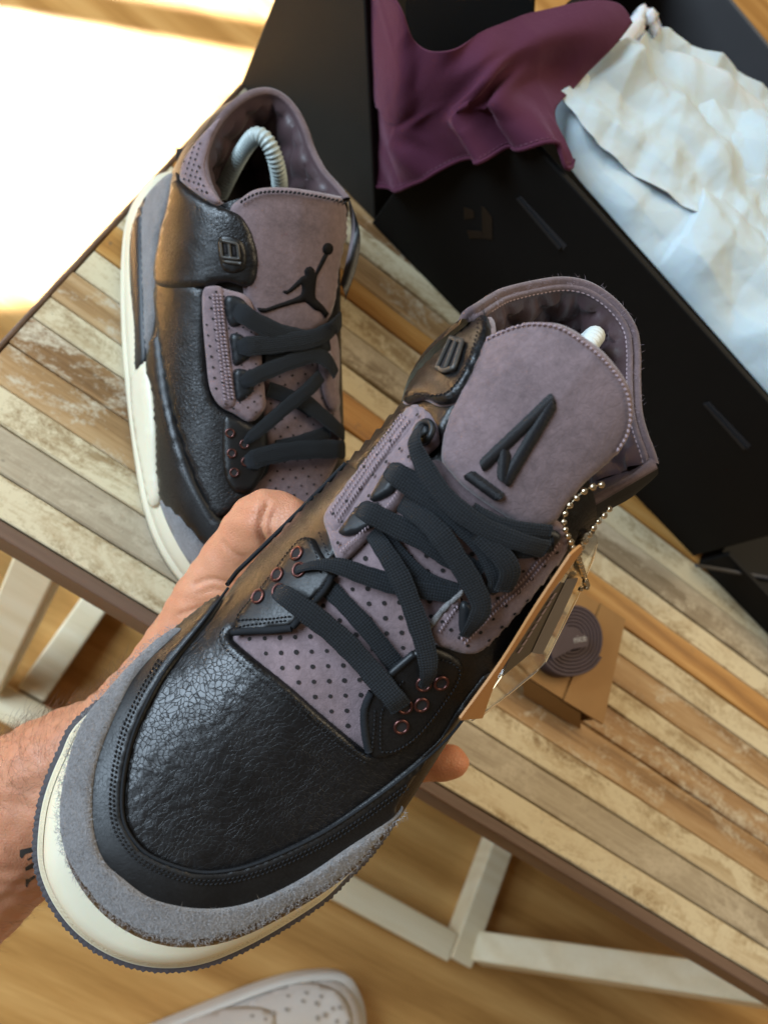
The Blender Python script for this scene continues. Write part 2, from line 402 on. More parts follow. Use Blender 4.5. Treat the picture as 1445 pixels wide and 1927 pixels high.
class Shoe:
    def __init__(s, O, X, Y, N): s.O = np.array(O); s.S = np.array([X, Y, N]); s.cache = {}
    def w(s, p): return s.O + np.asarray(p, float) @ s.S
    def px(s, p, z):                            # pixel -> shoe coordinates on the plane at shoe height z
        r = s.S @ ray(p); o = s.S @ (CP - s.O); return o + r * ((z - o[2]) / r[2])
    def pw(s, p, z): return s.w(s.px(p, z))
    def sethull(s, G, outward=None):
        """G: rows x columns in shoe coordinates, columns meet along the spine"""
        nr, nc = G.shape[:2]
        V = s.w(G.reshape(-1, 3)); F = grid_faces(nr, nc)
        half = nr // 2
        for i in range(half - 1):               # close across the spine (mirror rows share spine points)
            pass
        V = np.array(V); F = [f for f in F]
        nrm = np.zeros_like(V)
        for f in F:
            a, b, c, d = (V[k] for k in f); m = np.cross(c - a, d - b)
            for k in f: nrm[k] += m
        # weld normals along coincident spine points
        key = {}
        for k, v in enumerate(V): key.setdefault(tuple(np.round(v, 5)), []).append(k)
        for ks in key.values():
            if len(ks) > 1: nrm[ks] = nrm[ks].sum(0)
        nrm /= np.linalg.norm(nrm, axis=1)[:, None] + 1e-15
        sp_ = np.arange(nc - 1, nr * nc, nc)
        if outward is None:
            base = nrm[sp_].copy()
            for k in sp_:
                near = np.linalg.norm(V[sp_] - V[k], axis=1) < .007; nrm[k] = nz(base[near].sum(0))
        up = s.S[2] if outward is None else np.array(outward)
        if (nrm @ up).mean() < 0: nrm = -nrm; F = [f[::-1] for f in F]
        s.HV, s.HN, s.HF, s.shape = V, nrm, F, (nr, nc)
        s.cache = {}
    def bvh(s, h):
        h = round(h, 5)
        if h not in s.cache:
            V = s.HV + s.HN * h
            T = [t for a, b, c, d in s.HF for t in ((a, b, c), (a, c, d))]
            s.cache[h] = (BVHTree.FromPolygons([tuple(v) for v in V], T), V, T)
        return s.cache[h]
    def hit(s, p, h=0.0):
        bv, V, T = s.bvh(h); r = nz(ray(p))
        loc, n, idx, d = bv.ray_cast(Vector(CP), Vector(r))
        if loc is None:                          # off the outline: slide inwards, towards the shoe's long axis, until the surface is met
            if not hasattr(s, 'axpx'): s.axpx = np.array([topx(s.w((x, np.mean([.0, .004]), .05)))[:2] for x in np.linspace(.03, .27, 40)])
            p = np.array(p[:2], float); a0, a1 = s.axpx[0], s.axpx[-1]; tt_ = np.clip((p - a0) @ (a1 - a0) / ((a1 - a0) @ (a1 - a0)), 0, 1); c = a0 + (a1 - a0) * tt_; lo, hi, best = 0.0, 1.0, None
            for _ in range(14):
                md = (lo + hi) / 2; q = bv.ray_cast(Vector(CP), Vector(nz(ray(p + (c - p) * md))))
                if q[0] is None: lo = md
                else: hi = md; best = q
            if best is None: best = bv.find_nearest(Vector(CP + r * np.linalg.norm(s.w((.15, 0, .05)) - CP)))
            loc, n, idx, d = best
        tri = T[idx]; P = [V[k] for k in tri]; L = np.array(loc)
        v0, v1, v2 = P[1] - P[0], P[2] - P[0], L - P[0]
        d00, d01, d11, d20, d21 = v0 @ v0, v0 @ v1, v1 @ v1, v2 @ v0, v2 @ v1
        den = d00 * d11 - d01 * d01
        if abs(den) < 1e-16: nn = s.HN[tri[0]]
        else:
            b = (d11 * d20 - d01 * d21) / den; c = (d00 * d21 - d01 * d20) / den
            nn = s.HN[tri[0]] * (1 - b - c) + s.HN[tri[1]] * b + s.HN[tri[2]] * c
        return L, nz(nn)
    # ---- pieces laid on the hull
    def panel(s, name, poly, h, mat, parent, th=.002, step=9, edge=5, sm=6, back=None, bulge=0.0, wr=0.0, kind=None):
        """patch of the upper following the hull at height h (top side), with a rounded edge of thickness th"""
        B = resample(catmull(poly, sm, True), max(3.5, step * .55), True)
        P, F = tri2d(B, step); d = edge_dist(P, B)
        top, bot = [], []
        for k, p in enumerate(P):
            L, n = s.hit(p, h); t = min(d[k] / edge, 1.0); drop = th * .55 * (1 - math.sqrt(max(0, 1 - (1 - t) ** 2)))
            e = bulge * (1 - math.exp(-d[k] / 30.)) if bulge else 0
            if wr: e += wr * (math.sin(p[0] * .11 + 2.3 * math.sin(p[1] * .05)) * math.sin(p[1] * .13 + 1.7 * math.sin(p[0] * .043)))
            top.append(L - n * (drop - e)); bot.append(L - n * (th if back is None else back))
        bl = bound_loops(F); ids = sorted({a for e in bl for a in e}); m = {k: len(P) + i for i, k in enumerate(ids)}
        V = top + [bot[k] for k in ids]
        a, b, c = (np.array(V[k]) for k in F[0][:3]); flip = np.cross(b - a, c - a) @ (CP - a) < 0
        FF = [tuple(f) for f in F] + [(b_, a_, m[a_], m[b_]) for a_, b_ in bl]
        if flip: FF = [f[::-1] for f in FF]
        return mk(name, V, FF, mat, parent, True, kind=kind)
    def line(s, poly, h, step=4, closed=False, sm=8):
        B = resample(catmull(poly, sm, closed), step, closed)
        L = [s.hit(p, h) for p in B]; return np.array([l[0] for l in L]), np.array([l[1] for l in L])
    def piping(s, name, poly, h, r, mat, parent, closed=False, step=5):
        P, _ = s.line(poly, h, step, closed); return mk(name, *tube(P, r, 8, closed=closed), mat, parent)
    def stitch(s, name, polys, h, mat, parent, pitch=8.5, fill=.62, r=.00029, skew=0.12):
        mb = MB()
        for poly in polys:
            P, N_ = s.line(poly, h, pitch)
            for i in range(len(P) - 1):
                a, b = P[i], P[i + 1]; n = N_[i]; t = (b - a); t2 = np.cross(n, nz(t)) * np.linalg.norm(t) * skew
                c = (a + b) / 2; A, B = c - t * fill / 2 - t2, c + t * fill / 2 + t2
                ts = np.linspace(0, 1, 5); Q = [A + (B - A) * k + n * r * 1.2 * math.sin(math.pi * k) for k in ts]
                mb.add(*tube(Q, [r * .45, r, r * 1.05, r, r * .45], 6))
        return mb.build(name, mat, parent, True, kind='stuff')
    def holes(s, name, pts, h, r, mat, parent):
        mb = MB()
        for p in pts:
            L, n = s.hit(p, h); a = nz(np.cross(n, s.S[0])); b = np.cross(n, a); rr = r * random.uniform(.88, 1.12)
            ring = [L + n * .00012 + rr * (math.cos(x) * a + math.sin(x) * b) for x in np.linspace(0, 2 * math.pi, 11)[:-1]]
            ctr = L + n * .00012
            mb.add(ring + [ctr], [(i, (i + 1) % 10, 10) for i in range(10)])
        return mb.build(name, mat, parent, True, kind='stuff')
    def ribbon(s, name, pts, wpx, mat, parent, th=.0013, sag=0.0, twist=None, nw=7, step=5, wprof=None):
        """flat lace: pts (x, y, height in mm); width in pixels"""
        A = np.array([q[:2] for q in pts], float); hh = np.array([q[2] for q in pts], float) * .001
        C = catmull([tuple(q) for q in A], 10); Hc = cat3([[v] for v in hh], 10)[:, 0]
        C3 = resample(np.c_[C, Hc * 1000], step); C, Hc = C3[:, :2], C3[:, 2] * .001
        n = len(C); P = []; N_ = []
        for c, h in zip(C, Hc):
            L, nn = s.hit(c, 0.0); r = nz(ray(c)); k = h / max(.35, -(r @ nn)); P.append(L - r * k); N_.append(nn)
        P = np.array(P); N_ = np.array(N_)
        for _ in range(3): N_[1:-1] = (N_[:-2] + N_[1:-1] * 2 + N_[2:]) / 4; P[1:-1] = (P[:-2] + P[1:-1] * 2 + P[2:]) / 4
        T = np.gradient(P, axis=0); T /= np.linalg.norm(T, axis=1)[:, None]
        L = np.r_[0, np.cumsum(np.linalg.norm(np.diff(P, axis=0), axis=1))]
        V, UV = [], []
        dep = np.array([topx(p)[2] for p in P]).mean(); wid = wpx / FPX * dep
        prof = []
        for j in range(nw): prof.append((-1 + 2 * j / (nw - 1), 1))
        for j in range(nw): prof.append((1 - 2 * j / (nw - 1), -1))
        for i in range(n):
            nn = N_[i] - T[i] * (N_[i] @ T[i]); nn = nz(nn); b = np.cross(nn, T[i])
            if twist is not None:
                a = np.interp(i / (n - 1), *zip(*twist)); a = math.radians(a); nn, b = nn * math.cos(a) + b * math.sin(a), b * math.cos(a) - nn * math.sin(a)
            wd_ = wid / 2 * (np.interp(i / (n - 1), *zip(*wprof)) if wprof else 1) * (1 + .035 * math.sin(L[i] * 420) + .02 * math.sin(L[i] * 1100 + 1))
            for v, sd in prof:
                z = sd * th / 2 * (max(0, 1 - v ** 8)) ** .5 
                V.append(P[i] + b * v * wd_ + nn * z); UV.append((L[i] * 100, v * wid * 50 + (0 if sd > 0 else 5)))
        F = grid_faces(n, 2 * nw, wrap_c=True) + [tuple(range(2 * nw))[::-1], tuple((n - 1) * 2 * nw + j for j in range(2 * nw))]
        return mk(name, V, F, mat, parent, True, uv=UV)
    def ring(s, name, p, h, R, r, mat, parent):
        L, n = s.hit(p, h); a = nz(np.cross(n, s.S[0])); b = np.cross(n, a)
        o = mk(name, *tube([L + R * (math.cos(x) * a + math.sin(x) * b) for x in np.linspace(0, 2 * math.pi, 25)[:-1]], r, 8, closed=True), mat, parent)
        return o, L, n, a, b
    def eyelet(s, p, h, R, parent, mm, dm):
        o, L, n, a, b = s.ring('eyelet', p, h + .0003, R, R * .24, mm, parent)
        ring = [L + n * .00005 + R * .97 * (math.cos(x) * a + math.sin(x) * b) for x in np.linspace(0, 2 * math.pi, 17)[:-1]]
        mk('eyelet_hole', ring + [L + n * .00002], [(i, (i + 1) % 16, 16) for i in range(16)], dm, o)
    def fuzz(s, name, poly, h, mat, parent, n, ln=.0022, r=.00009, lean=.8, line=None):
        """short standing fibres over a patch (or along a line)"""
        B = resample(catmull(poly, 6, line is None), 6, line is None); V, F = [], []
        if line is None:
            lo, hi = B.min(0), B.max(0); pts = []
            while len(pts) < n:
                q = RNG.uniform(lo, hi, (n * 2, 2)); q = q[inside(q, B)]; pts += list(q)
            pts = pts[:n]
        else:
            pts = [B[RNG.integers(len(B))] + RNG.normal(0, line, 2) for _ in range(n)]
        for p in pts:
            L, nn = s.hit(p, h); a = nz(np.cross(nn, s.S[0])); b = np.cross(nn, a); t = RNG.uniform(0, 2 * math.pi)
            d = nz(nn * RNG.uniform(.25, 1) + lean * (math.cos(t) * a + math.sin(t) * b)); l = ln * RNG.uniform(.4, 1.25)
            sd = nz(np.cross(d, L - CP)) * r; bend = (math.cos(t * 3) * a + math.sin(t * 3) * b) * l * .35
            k = len(V); V += [L - sd, L + sd, L + d * l * .55 + bend * .4 - sd * .8, L + d * l * .55 + bend * .4 + sd * .8, L + d * l + bend]
            F += [(k, k + 1, k + 3, k + 2), (k + 2, k + 3, k + 4)]
        return mk(name, V, F, mat, parent, True, kind='stuff')
def lattice(poly, a, b, o, inset=6):
    B = np.array(poly, float)[:, :2]; a, b, o = map(np.array, (a, b, o)); P = []
    for i in range(-60, 60):
        for j in range(-60, 60): P.append(o + i * a + j * b)
    P = np.array(P, float); P = P[inside(P, B)]
    return P[edge_dist(P, B) > inset] if len(P) else P

M_leather = leather('tumbled_black_leather', (.0105, .0098, .0105), 620, .00022, .33, .6, crease=.5)
M_leather_fine = leather('smooth_black_leather', (.0095, .009, .0095), 900, .00010, .38, .45)
M_stitchk = plain('black_thread', (.009, .009, .0105), .7, spec=.25)
M_edge = plain('black_cut_edge', (.011, .0125, .015), .85, 900, spec=.25)
M_nub = nubuck('lilac_nubuck', (.165, .118, .124))
M_rim = nubuck('dark_lilac_rim', (.115, .080, .085))
M_nub2 = nubuck('lilac_perforated_nubuck', (.195, .142, .152), grain=900, bd=.00012)
M_suede = suede('grey_suede', (.192, .184, .184))
M_fib = plain('grey_fibre', (.27, .26, .26), .9, spec=.1)
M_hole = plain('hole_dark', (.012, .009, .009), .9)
M_copper = NT('dark_copper').done((.13, .055, .048), .3, metal=.85)
M_satin = plain('plum_satin_lining', (.062, .036, .040), .38, 1500, .0001, sheen=.1)
M_thl = plain('pale_thread', (.27, .20, .22), .7)
M_tpu = plain('black_rubber_loop', (.012, .0138, .016), .42, 300, .0002, spec=.35)
def lace_mat():
    t = NT('black_woven_lace'); v = t.map((1, 1, 1), src='UV')
    sep = t.n('ShaderNodeSeparateXYZ'); t.l(v, sep.inputs[0])
    x, y = sep.outputs[0], sep.outputs[1]
    k1, k2 = 34.0, 34.0
    a = t.math('SINE', t.math('MULTIPLY', t.math('ADD', x, t.math('MULTIPLY', y, .9)), k1)); b = t.math('SINE', t.math('MULTIPLY', t.math('SUBTRACT', x, t.math('MULTIPLY', y, .9)), k2))
    h = t.math('ADD', t.math('MULTIPLY', t.math('MULTIPLY', a, b), .5), .5)
    nn = t.noise(t.map((1, 1, 1), src='UV'), 9, 4, .7); f = t.noise(t.map((1, 5, 1), src='UV'), 40, 3, .7)
    col = t.mix(t.mr(h, .15, .9), (.006, .007, .0083), (.029, .0335, .039)); col = t.mix(t.math('MULTIPLY', f, .5), col, (.016, .0185, .022)); col = t.mix(t.mr(nn, .4, .7, 0, .4), col, (.009, .011, .013))
    return t.done(col, .8, t.bump(t.math('ADD', h, t.math('MULTIPLY', f, .9)), .8, .0005), spec=.15, sheen=.05)
M_lace = lace_mat()
M_cream_r = plain('cream_rubber', (.70, .635, .47), .42, 500, .00008, .05, sss=.15, ssss=.004)
M_cream_tex = plain('cream_pebbled_rubber', (.64, .57, .40), .5, 1100, .0012, .22)
M_outs = plain('plum_grey_outsole', (.055, .046, .050), .6, 700, .0005, .3)

# ================================================================ held shoe
aA = math.radians(19); uA = nz([.652, -.759])
Nc = np.array([math.sin(aA) * uA[0], math.sin(aA) * uA[1], -math.cos(aA)]); Xc = np.array([-math.cos(aA) * uA[0], -math.cos(aA) * uA[1], -math.sin(aA)]); Yc = np.cross(Nc, Xc)
toe_c = .285 * np.array([(190 - PCX) / FPX, (1765 - PCY) / FPX, 1.]); Oc = toe_c - .300 * Xc - .010 * Nc
A = Shoe(CP + CW @ Oc, CW @ Xc, CW @ Yc, CW @ Nc)
# edge of the upper where it meets the midsole (pixels seen on the suede/cream line, then the hidden rear by eye)
ER_px = [(747, 1549), (662, 1648), (563, 1708), (463, 1758), (364, 1780), (279, 1768), (204, 1728), (155, 1678), (110, 1598), (105, 1499), (140, 1369), (215, 1285)]
tE = [A.px(p, .026) for p in ER_px]
rightE = [(.02, .034, .034), (.06, .043, .033), (.10, .049, .031), (.14, .053, .029), (.17, .056, .027)]
leftE = [(.02, -.032, .034), (.06, -.0412, .033), (.10, -.0446, .031), (.14, -.0470, .029), (.172, -.0495, .027), (.20, -.0525, .026)]
U = rightE + [tuple(t) for t in tE] + leftE[::-1]
U = resample(cat3(U, 8), .0045)
spineA = [(.02, -.006, .172), (.045, -.006, .163), (.068, -.006, .151), (.09, -.006, .138), (.12, -.005, .117), (.14, -.004, .104), (.16, -.004, .093), (.18, -.003, .083), (.20, -.002, .0755), (.22, 0, .070), (.24, .001, .066), (.252, .001, .0642)]
spineA = cat3(spineA, 6)
def hull_from(U, spine, p, q, nt=24, it=6):
    sp = np.array(spine); rows = []
    for e in U:
        xs = min(max(e[0] - .012 * max(0, (e[0] - .2)) / .1, sp[0, 0]), sp[-1, 0])
        s_ = np.array([xs, np.interp(xs, sp[:, 0], sp[:, 1]), np.interp(xs, sp[:, 0], sp[:, 2])])
        pe = np.interp(xs, *p); qe = np.interp(xs, *q); th = np.linspace(0, math.pi / 2, nt)
        c = np.cos(th) ** (2 / pe); c[-1] = 0; z = np.sin(th) ** (2 / qe)
        rows.append([[e[0], e[1], e[2] - .0016], [e[0], e[1], e[2] - .0008]] + [[s_[0] + (e[0] - s_[0]) * ci, s_[1] + (e[1] - s_[1]) * ci, e[2] + (s_[2] - e[2]) * zi] for ci, zi in zip(c, z)])
    G = np.array(rows)
    return relax(G, it)
GA = hull_from(U, spineA, ([.05, .12, .2, .26], [2.6, 2.5, 2.5, 2.5]), ([.05, .12, .2, .26], [2.3, 2.2, 2.3, 2.4]))
A.sethull(GA)
def held_shoe():
    s = A; D = {}
    t = empty('sneaker', s.w((.15, 0, 0)), 'black leather sneaker with embroidered letter on its lilac tongue, held up in the hand', 'sneaker', None)
    X = s.px
    # ---------------- sole
    right = [(.000, 0.004, .0), (.006, .024, 0), (.02, .036, 0), (.05, .043, 0), (.09, .048, 0), (.13, .053, 0)]
    pxs = [(872, 1358), (845, 1408), (812, 1458), (775, 1515), (738, 1570), (697, 1618), (657, 1655), (613, 1698), (538, 1748), (463, 1790), (389, 1820), (319, 1830), (249, 1822), (184, 1795), (130, 1753), (90, 1698), (67, 1638), (64, 1578), (76, 1500), (107, 1420), (150, 1348)]
    zz = [.018, .018, .016, .012, .008, .005] + [.003] * 15
    mid = [tuple(X(p, z)) for p, z in zip(pxs, zz)]
    left = [(.215, -.0555, 0), (.17, -.050, 0), (.13, -.046, 0), (.09, -.044, 0), (.05, -.042, 0), (.02, -.035, 0), (.006, -.022, 0)]
    OUT = resample(cat3([r[:2] for r in right + mid + left], 10, True), .0011, True); n = len(OUT)
    tg = np.roll(OUT, -3, 0) - np.roll(OUT, 3, 0); tg /= np.linalg.norm(tg, axis=1)[:, None]; nr = np.stack([tg[:, 1], -tg[:, 0]], 1)
    if (nr * (OUT - OUT.mean(0))).sum() < 0: nr = -nr
    def spring(x): return .006 * max(0, (x - .22) / .085) ** 2 * 0
    def shell(name, prof, mat, serr=0, cap=None):
        V = []
        for z, ins in prof:
            for i in range(n):
                k = serr * (1 if i % 2 else -1) * (.6 + .4 * math.sin(i * 1.7)) if serr else 0
                q = OUT[i] - nr[i] * (ins + k); V.append(s.w((q[0], q[1], z + spring(q[0]))))
        F = grid_faces(len(prof), n, wrap_c=True)
        if cap: F.append(tuple(range(n))[::-1] if cap < 0 else tuple((len(prof) - 1) * n + i for i in range(n)))
        return fixn(mk(name, V, F, mat, t, not serr))
    shell('outsole', [(-.004, .004), (-.004, .0004), (-.0015, -.0010), (.0006, -.0009), (.0012, .004)], M_outs, serr=.00045, cap=-1)
    ms = shell('midsole', [(.001, .004), (.001, .0017), (.0025, .0014), (.0036, .0016), (.0040, .0024), (.0082, .0048), (.0086, .0062), (.0096, .0064), (.0106, .0056), (.0130, .0056), (.0170, .0066), (.0210, .0086), (.0240, .0120), (.025, .018)], M_cream_r, cap=1)
    # pebbled stripe let into the midsole
    V = []
    for z, ins in ((.0039, .0022), (.0060, .0030), (.0083, .0046)):
        for i in range(n):
            q = OUT[i] - nr[i] * (ins - .0002); V.append(s.w((q[0], q[1], z)))
    fixn(mk('pebbled_stripe', V, grid_faces(3, n, wrap_c=True), M_cream_tex, ms))
    # ---------------- upper body
    nr_, nc = s.shape; G = GA
    keep = [f for f in s.HF if min(GA.reshape(-1, 3)[list(f), 0]) > .088 and min(k % nc for k in f) > 1]
    hn = s.HN - np.outer(s.HN @ s.S[2], s.S[2]); tuck = np.clip(1 - (np.arange(len(s.HV)) % nc) / 10., 0, 1) * .0105   # the lasted edge tucks in under the trims
    mk('upper_body', s.HV - hn * tuck[:, None], keep, M_leather, t)
    s.panel('lower_tongue', [(436, 1198), (477, 1180), (560, 1150), (600, 1080), (640, 1030), (720, 950), (800, 870), (850, 880), (960, 960), (1020, 1000), (970, 1080), (900, 1140), (850, 1200), (800, 1260), (735, 1345), (694, 1418, 1), (640, 1380), (540, 1296), (470, 1236)], .0010, M_nub2, t, th=.001)
    s.holes('perforations', lattice([(430, 1200), (560, 1150), (760, 900), (900, 960), (960, 1040), (850, 1200), (700, 1410)], (28.6, -1.2), (2.2, 28.4), (527, 1200)), .0011, .00078, M_hole, t)
    vamp = [(650, 866, 1), (620, 895), (560, 955), (500, 1020), (440, 1088), (395, 1146), (378, 1165), (315, 1248), (272, 1319), (243, 1389), (226, 1469), (226, 1540), (247, 1586), (287, 1620), (358, 1646), (418, 1649), (488, 1631), (590, 1586), (664, 1541), (759, 1472), (830, 1405), (880, 1345), (930, 1275), (990, 1185), (1045, 1095, 1),
            (1030, 1045, 1), (985, 1085), (930, 1150), (880, 1200), (820, 1210), (780, 1245), (740, 1320), (722, 1385), (700, 1418), (688, 1417), (655, 1391), (600, 1345), (540, 1292), (478, 1242), (436, 1205), (430, 1193), (440, 1184), (475, 1182), (545, 1178), (600, 1100), (640, 1030), (700, 950), (760, 880), (800, 830), (790, 770), (740, 790), (690, 830)]
    s.panel('vamp', vamp, .0032, M_leather, t, th=.0026, step=8, edge=9, wr=.00012)
    mud_in = [(640, 878), (560, 960), (470, 1058), (430, 1106), (384, 1168), (319, 1250), (279, 1319), (249, 1389), (232, 1469), (232, 1538), (254, 1583), (289, 1613), (359, 1638), (418, 1640), (488, 1623), (588, 1578), (662, 1533), (757, 1464), (835, 1397), (885, 1335), (930, 1270)]
    mud_out = [(916, 1280), (868, 1342), (836, 1396), (801, 1444), (754, 1514), (740, 1550), (662, 1610), (563, 1675), (468, 1718), (379, 1728), (286, 1710), (221, 1668), (179, 1624), (160, 1549), (163, 1446), (194, 1353), (247, 1252), (328, 1174), (374, 1136), (406, 1114)]
    s.panel('mudguard', [(*p, 1) if i in (0, len(mud_in) - 4) else p for i, p in enumerate([(412, 1124)] + mud_in[4:])] + [(*p, 1) if i in (0, len(mud_out) - 1) else p for i, p in enumerate(mud_out)], .0052, M_leather_fine, t, th=.0024, step=7, edge=5)
    def shifted(L, d):                           # curve moved sideways by d pixels
        C = catmull(L, 6); T = np.gradient(C, axis=0); T /= np.linalg.norm(T, axis=1)[:, None]; return [tuple(q) for q in C + np.stack([-T[:, 1], T[:, 0]], 1) * d]
    s.piping('rolled_edge', mud_in[3:], .0050, .0005, M_edge, t); s.piping('rolled_edge', [(644, 866), (556, 952), (466, 1052), (428, 1100)], .0030, .0009, M_edge, t)
    sin = mud_in[5:18]
    s.stitch('mudguard_stitching', [shifted(sin, 15), shifted(sin, 22)], .0053, M_stitchk, t, pitch=9)
    su_in = [(336, 1178, 1), (254, 1262), (204, 1361), (174, 1451), (170, 1549), (189, 1618), (229, 1658), (289, 1698), (379, 1715), (468, 1705), (563, 1663), (662, 1598), (747, 1543), (763, 1522, 1)]
    su_out = [(757, 1538), (733, 1564), (659, 1644), (560, 1703), (461, 1753), (364, 1775), (281, 1763), (208, 1725), (160, 1676), (115, 1598), (109, 1499), (143, 1371), (200, 1292), (270, 1217), (318, 1180)]
    su = s.panel('suede_toe_guard', su_in + su_out, .0068, M_suede, t, th=.0022, step=7, edge=8)
    s.fuzz('suede_nap', su_in + su_out, .0066, M_fib, su, 8000, .0014, .00006)
    s.fuzz('suede_edge_nap', [q[:2] for q in su_out[2:]], .0062, M_fib, su, 320, .0018, .00005, line=2.0)
    s.fuzz('suede_top_nap', [q[:2] for q in su_in], .0066, M_fib, su, 500, .0022, .00006, line=2.0)
    s.panel('quarter', [(640, 872, 1), (690, 818), (742, 758), (768, 716), (810, 690), (870, 700), (868, 745), (840, 800), (826, 830), (815, 800), (796, 775), (770, 770), (745, 800), (700, 850), (668, 886, 1)], .0040, M_leather, t, th=.0028, step=8, edge=5)
    # rear side wall seam
    s.piping('side_seam', [(648, 866), (668, 872), (690, 862)], .0028, .0007, M_edge, t)
    # ---------------- eyestays
    s.panel('eyestay', [(438, 1180), (446, 1152), (500, 1092), (558, 1018), (584, 1010), (600, 1036), (624, 1078), (612, 1105), (578, 1142), (549, 1180), (500, 1187), (455, 1193)], .0048, M_leather_fine, t, th=.0024, step=7)
    s.stitch('eyestay_stitching', [[(446, 1168), (451, 1154), (500, 1096), (556, 1024), (582, 1015), (598, 1052), (604, 1080)], [(446, 1168), (470, 1166), (505, 1165), (548, 1160)], [(434, 1187), (460, 1178), (505, 1172), (540, 1168)], [(600, 1000), (612, 1030), (630, 1066)], [(590, 1128), (604, 1108), (616, 1090)]], .0049, M_stitchk, t, pitch=7.5)
    s.piping('lip', [(437, 1190), (470, 1187), (510, 1186), (549, 1182)], .0042, .0013, M_edge, t)
    s.piping('lip', [(551, 1180), (580, 1146), (612, 1108), (625, 1082)], .0042, .0012, M_edge, t)
    s.panel('eyestay', [(686, 1330), (700, 1300), (741, 1262), (780, 1228), (818, 1220), (862, 1242), (872, 1272), (830, 1345), (780, 1402), (740, 1426), (706, 1430), (692, 1412), (686, 1370)], .0048, M_leather_fine, t, th=.0024, step=7)
    s.stitch('eyestay_stitching', [[(700, 1410), (704, 1370), (706, 1335)], [(716, 1412), (716, 1370), (722, 1330), (760, 1280)], [(716, 1414), (745, 1412), (790, 1380), (845, 1310), (866, 1268), (850, 1248), (820, 1240)], [(694, 1424), (660, 1406), (606, 1362), (545, 1307), (482, 1256), (432, 1210), (426, 1190)], [(690, 1436), (652, 1414), (598, 1370), (538, 1316), (474, 1266), (424, 1220), (414, 1196), (424, 1182)]], .0049, M_stitchk, t, pitch=8)
    s.piping('lip', [(694, 1414), (687, 1380), (686, 1336), (700, 1302)], .0044, .0014, M_edge, t)
    s.piping('lip', [(703, 1299), (741, 1263), (780, 1230)], .0044, .0014, M_tpu, t)
    for p in ((558, 1041), (521, 1081), (485, 1122), (562, 1072), (524, 1112), (830, 1286), (793, 1327), (755, 1368), (797, 1288), (762, 1330)):
        s.eyelet(p, .0049, .00225, t, M_copper, M_hole)
    # lilac lace panels
    lil = [(743, 787), (770, 757), (796, 762), (815, 790), (819, 829), (800, 850), (778, 876), (752, 940), (705, 994), (647, 1053), (630, 1051), (612, 1003), (603, 972), (612, 955), (666, 883), (724, 815)]
    s.panel('lace_panel', lil, .0046, M_nub2, t, th=.0028, step=7)
    s.panel('lace_strip', [(743, 787), (768, 760), (785, 772), (772, 800), (700, 892), (633, 996), (624, 1000), (606, 976), (612, 955), (666, 883), (724, 815)], .0056, M_nub2, t, th=.0022, step=7)
    s.holes('perforations', [p for p in lattice([q[:2] for q in lil], (25, -24.5), (17, 15), (627, 967), 9)], .00575, .00062, M_hole, t)
    s.stitch('zigzag_stitching', [[(764, 783), (690, 882), (628, 975)], [(757, 779), (682, 878), (620, 968)], [(771, 790), (698, 888), (634, 982)], [(640, 1040), (700, 984), (744, 934), (768, 880)]], .0058, M_thl, t, pitch=7, skew=.4, r=.00034)
    lir = [(810, 1180), (818, 1213), (846, 1226), (886, 1236), (915, 1226), (962, 1179), (1012, 1121), (1048, 1074), (1072, 1040), (1068, 1003), (1050, 986), (1005, 996), (990, 1012), (960, 1060), (926, 1104), (908, 1075), (890, 1085), (905, 1125), (872, 1160), (866, 1118), (850, 1125)]
    s.panel('lace_panel', lir, .0046, M_nub2, t, th=.0028, step=7)
    s.holes('perforations', lattice([q[:2] for q in lir], (24, -25), (16, 15), (880, 1215), 9), .0047, .00062, M_hole, t)
    s.stitch('zigzag_stitching', [[(866, 1204), (925, 1142), (985, 1088), (1046, 1012)], [(872, 1212), (932, 1150), (992, 1095), (1052, 1020)], [(826, 1190), (846, 1160), (862, 1140)]], .0048, M_thl, t, pitch=7, skew=.4, r=.00034)
    s.panel('cut_edge', [(806, 1178), (838, 1140), (866, 1114), (872, 1122), (846, 1146), (814, 1184)], .0056, M_suede, t, th=.002, step=6)
    # lace loops
    for q in ([(633, 999), (648, 976), (672, 946), (690, 940), (699, 952), (690, 972), (701, 984), (692, 993), (652, 1006)], [(692, 936), (706, 908), (728, 872), (748, 868), (756, 880), (742, 908), (733, 925), (704, 940)], [(772, 806), (782, 790), (800, 792), (806, 812), (800, 832), (786, 834), (776, 824)],
              [(1000, 1000), (1050, 1004), (1056, 1022), (1020, 1048), (1000, 1040)], [(922, 1072), (950, 1074), (956, 1100), (930, 1124), (918, 1110)], [(868, 1140), (886, 1142), (892, 1172), (880, 1196), (866, 1190)]):
        s.panel('lace_loop', q, .0070, M_tpu, t, th=.0022, step=6, edge=7)
    s.ring('loop_ring', (797, 812), .0072, .0034, .0011, M_tpu, t)
    # ---------------- tongue
    tong = [(825, 856), (832, 800), (856, 740), (880, 680), (906, 632), (929, 619), (968, 605), (999, 599), (1038, 601), (1069, 612), (1100, 632), (1135, 659), (1166, 694), (1189, 732), (1197, 779), (1189, 822), (1166, 860), (1138, 887), (1105, 915), (1072, 955), (1045, 990), (991, 996), (937, 966), (875, 922), (836, 880)]
    s.panel('tongue', tong, .0062, M_nub, t, th=.0040, step=9, edge=16, bulge=.0016)
    s.stitch('tongue_stitching', [[(915, 640), (940, 628), (972, 616), (1000, 611), (1036, 613), (1064, 623), (1094, 643), (1127, 669), (1157, 703), (1178, 738), (1185, 780), (1178, 818), (1158, 850)]], .0072, M_thl, t, pitch=10, r=.00042)
    M_emb = NT('black_satin_thread').done((.007, .007, .009), .5, spec=.35)
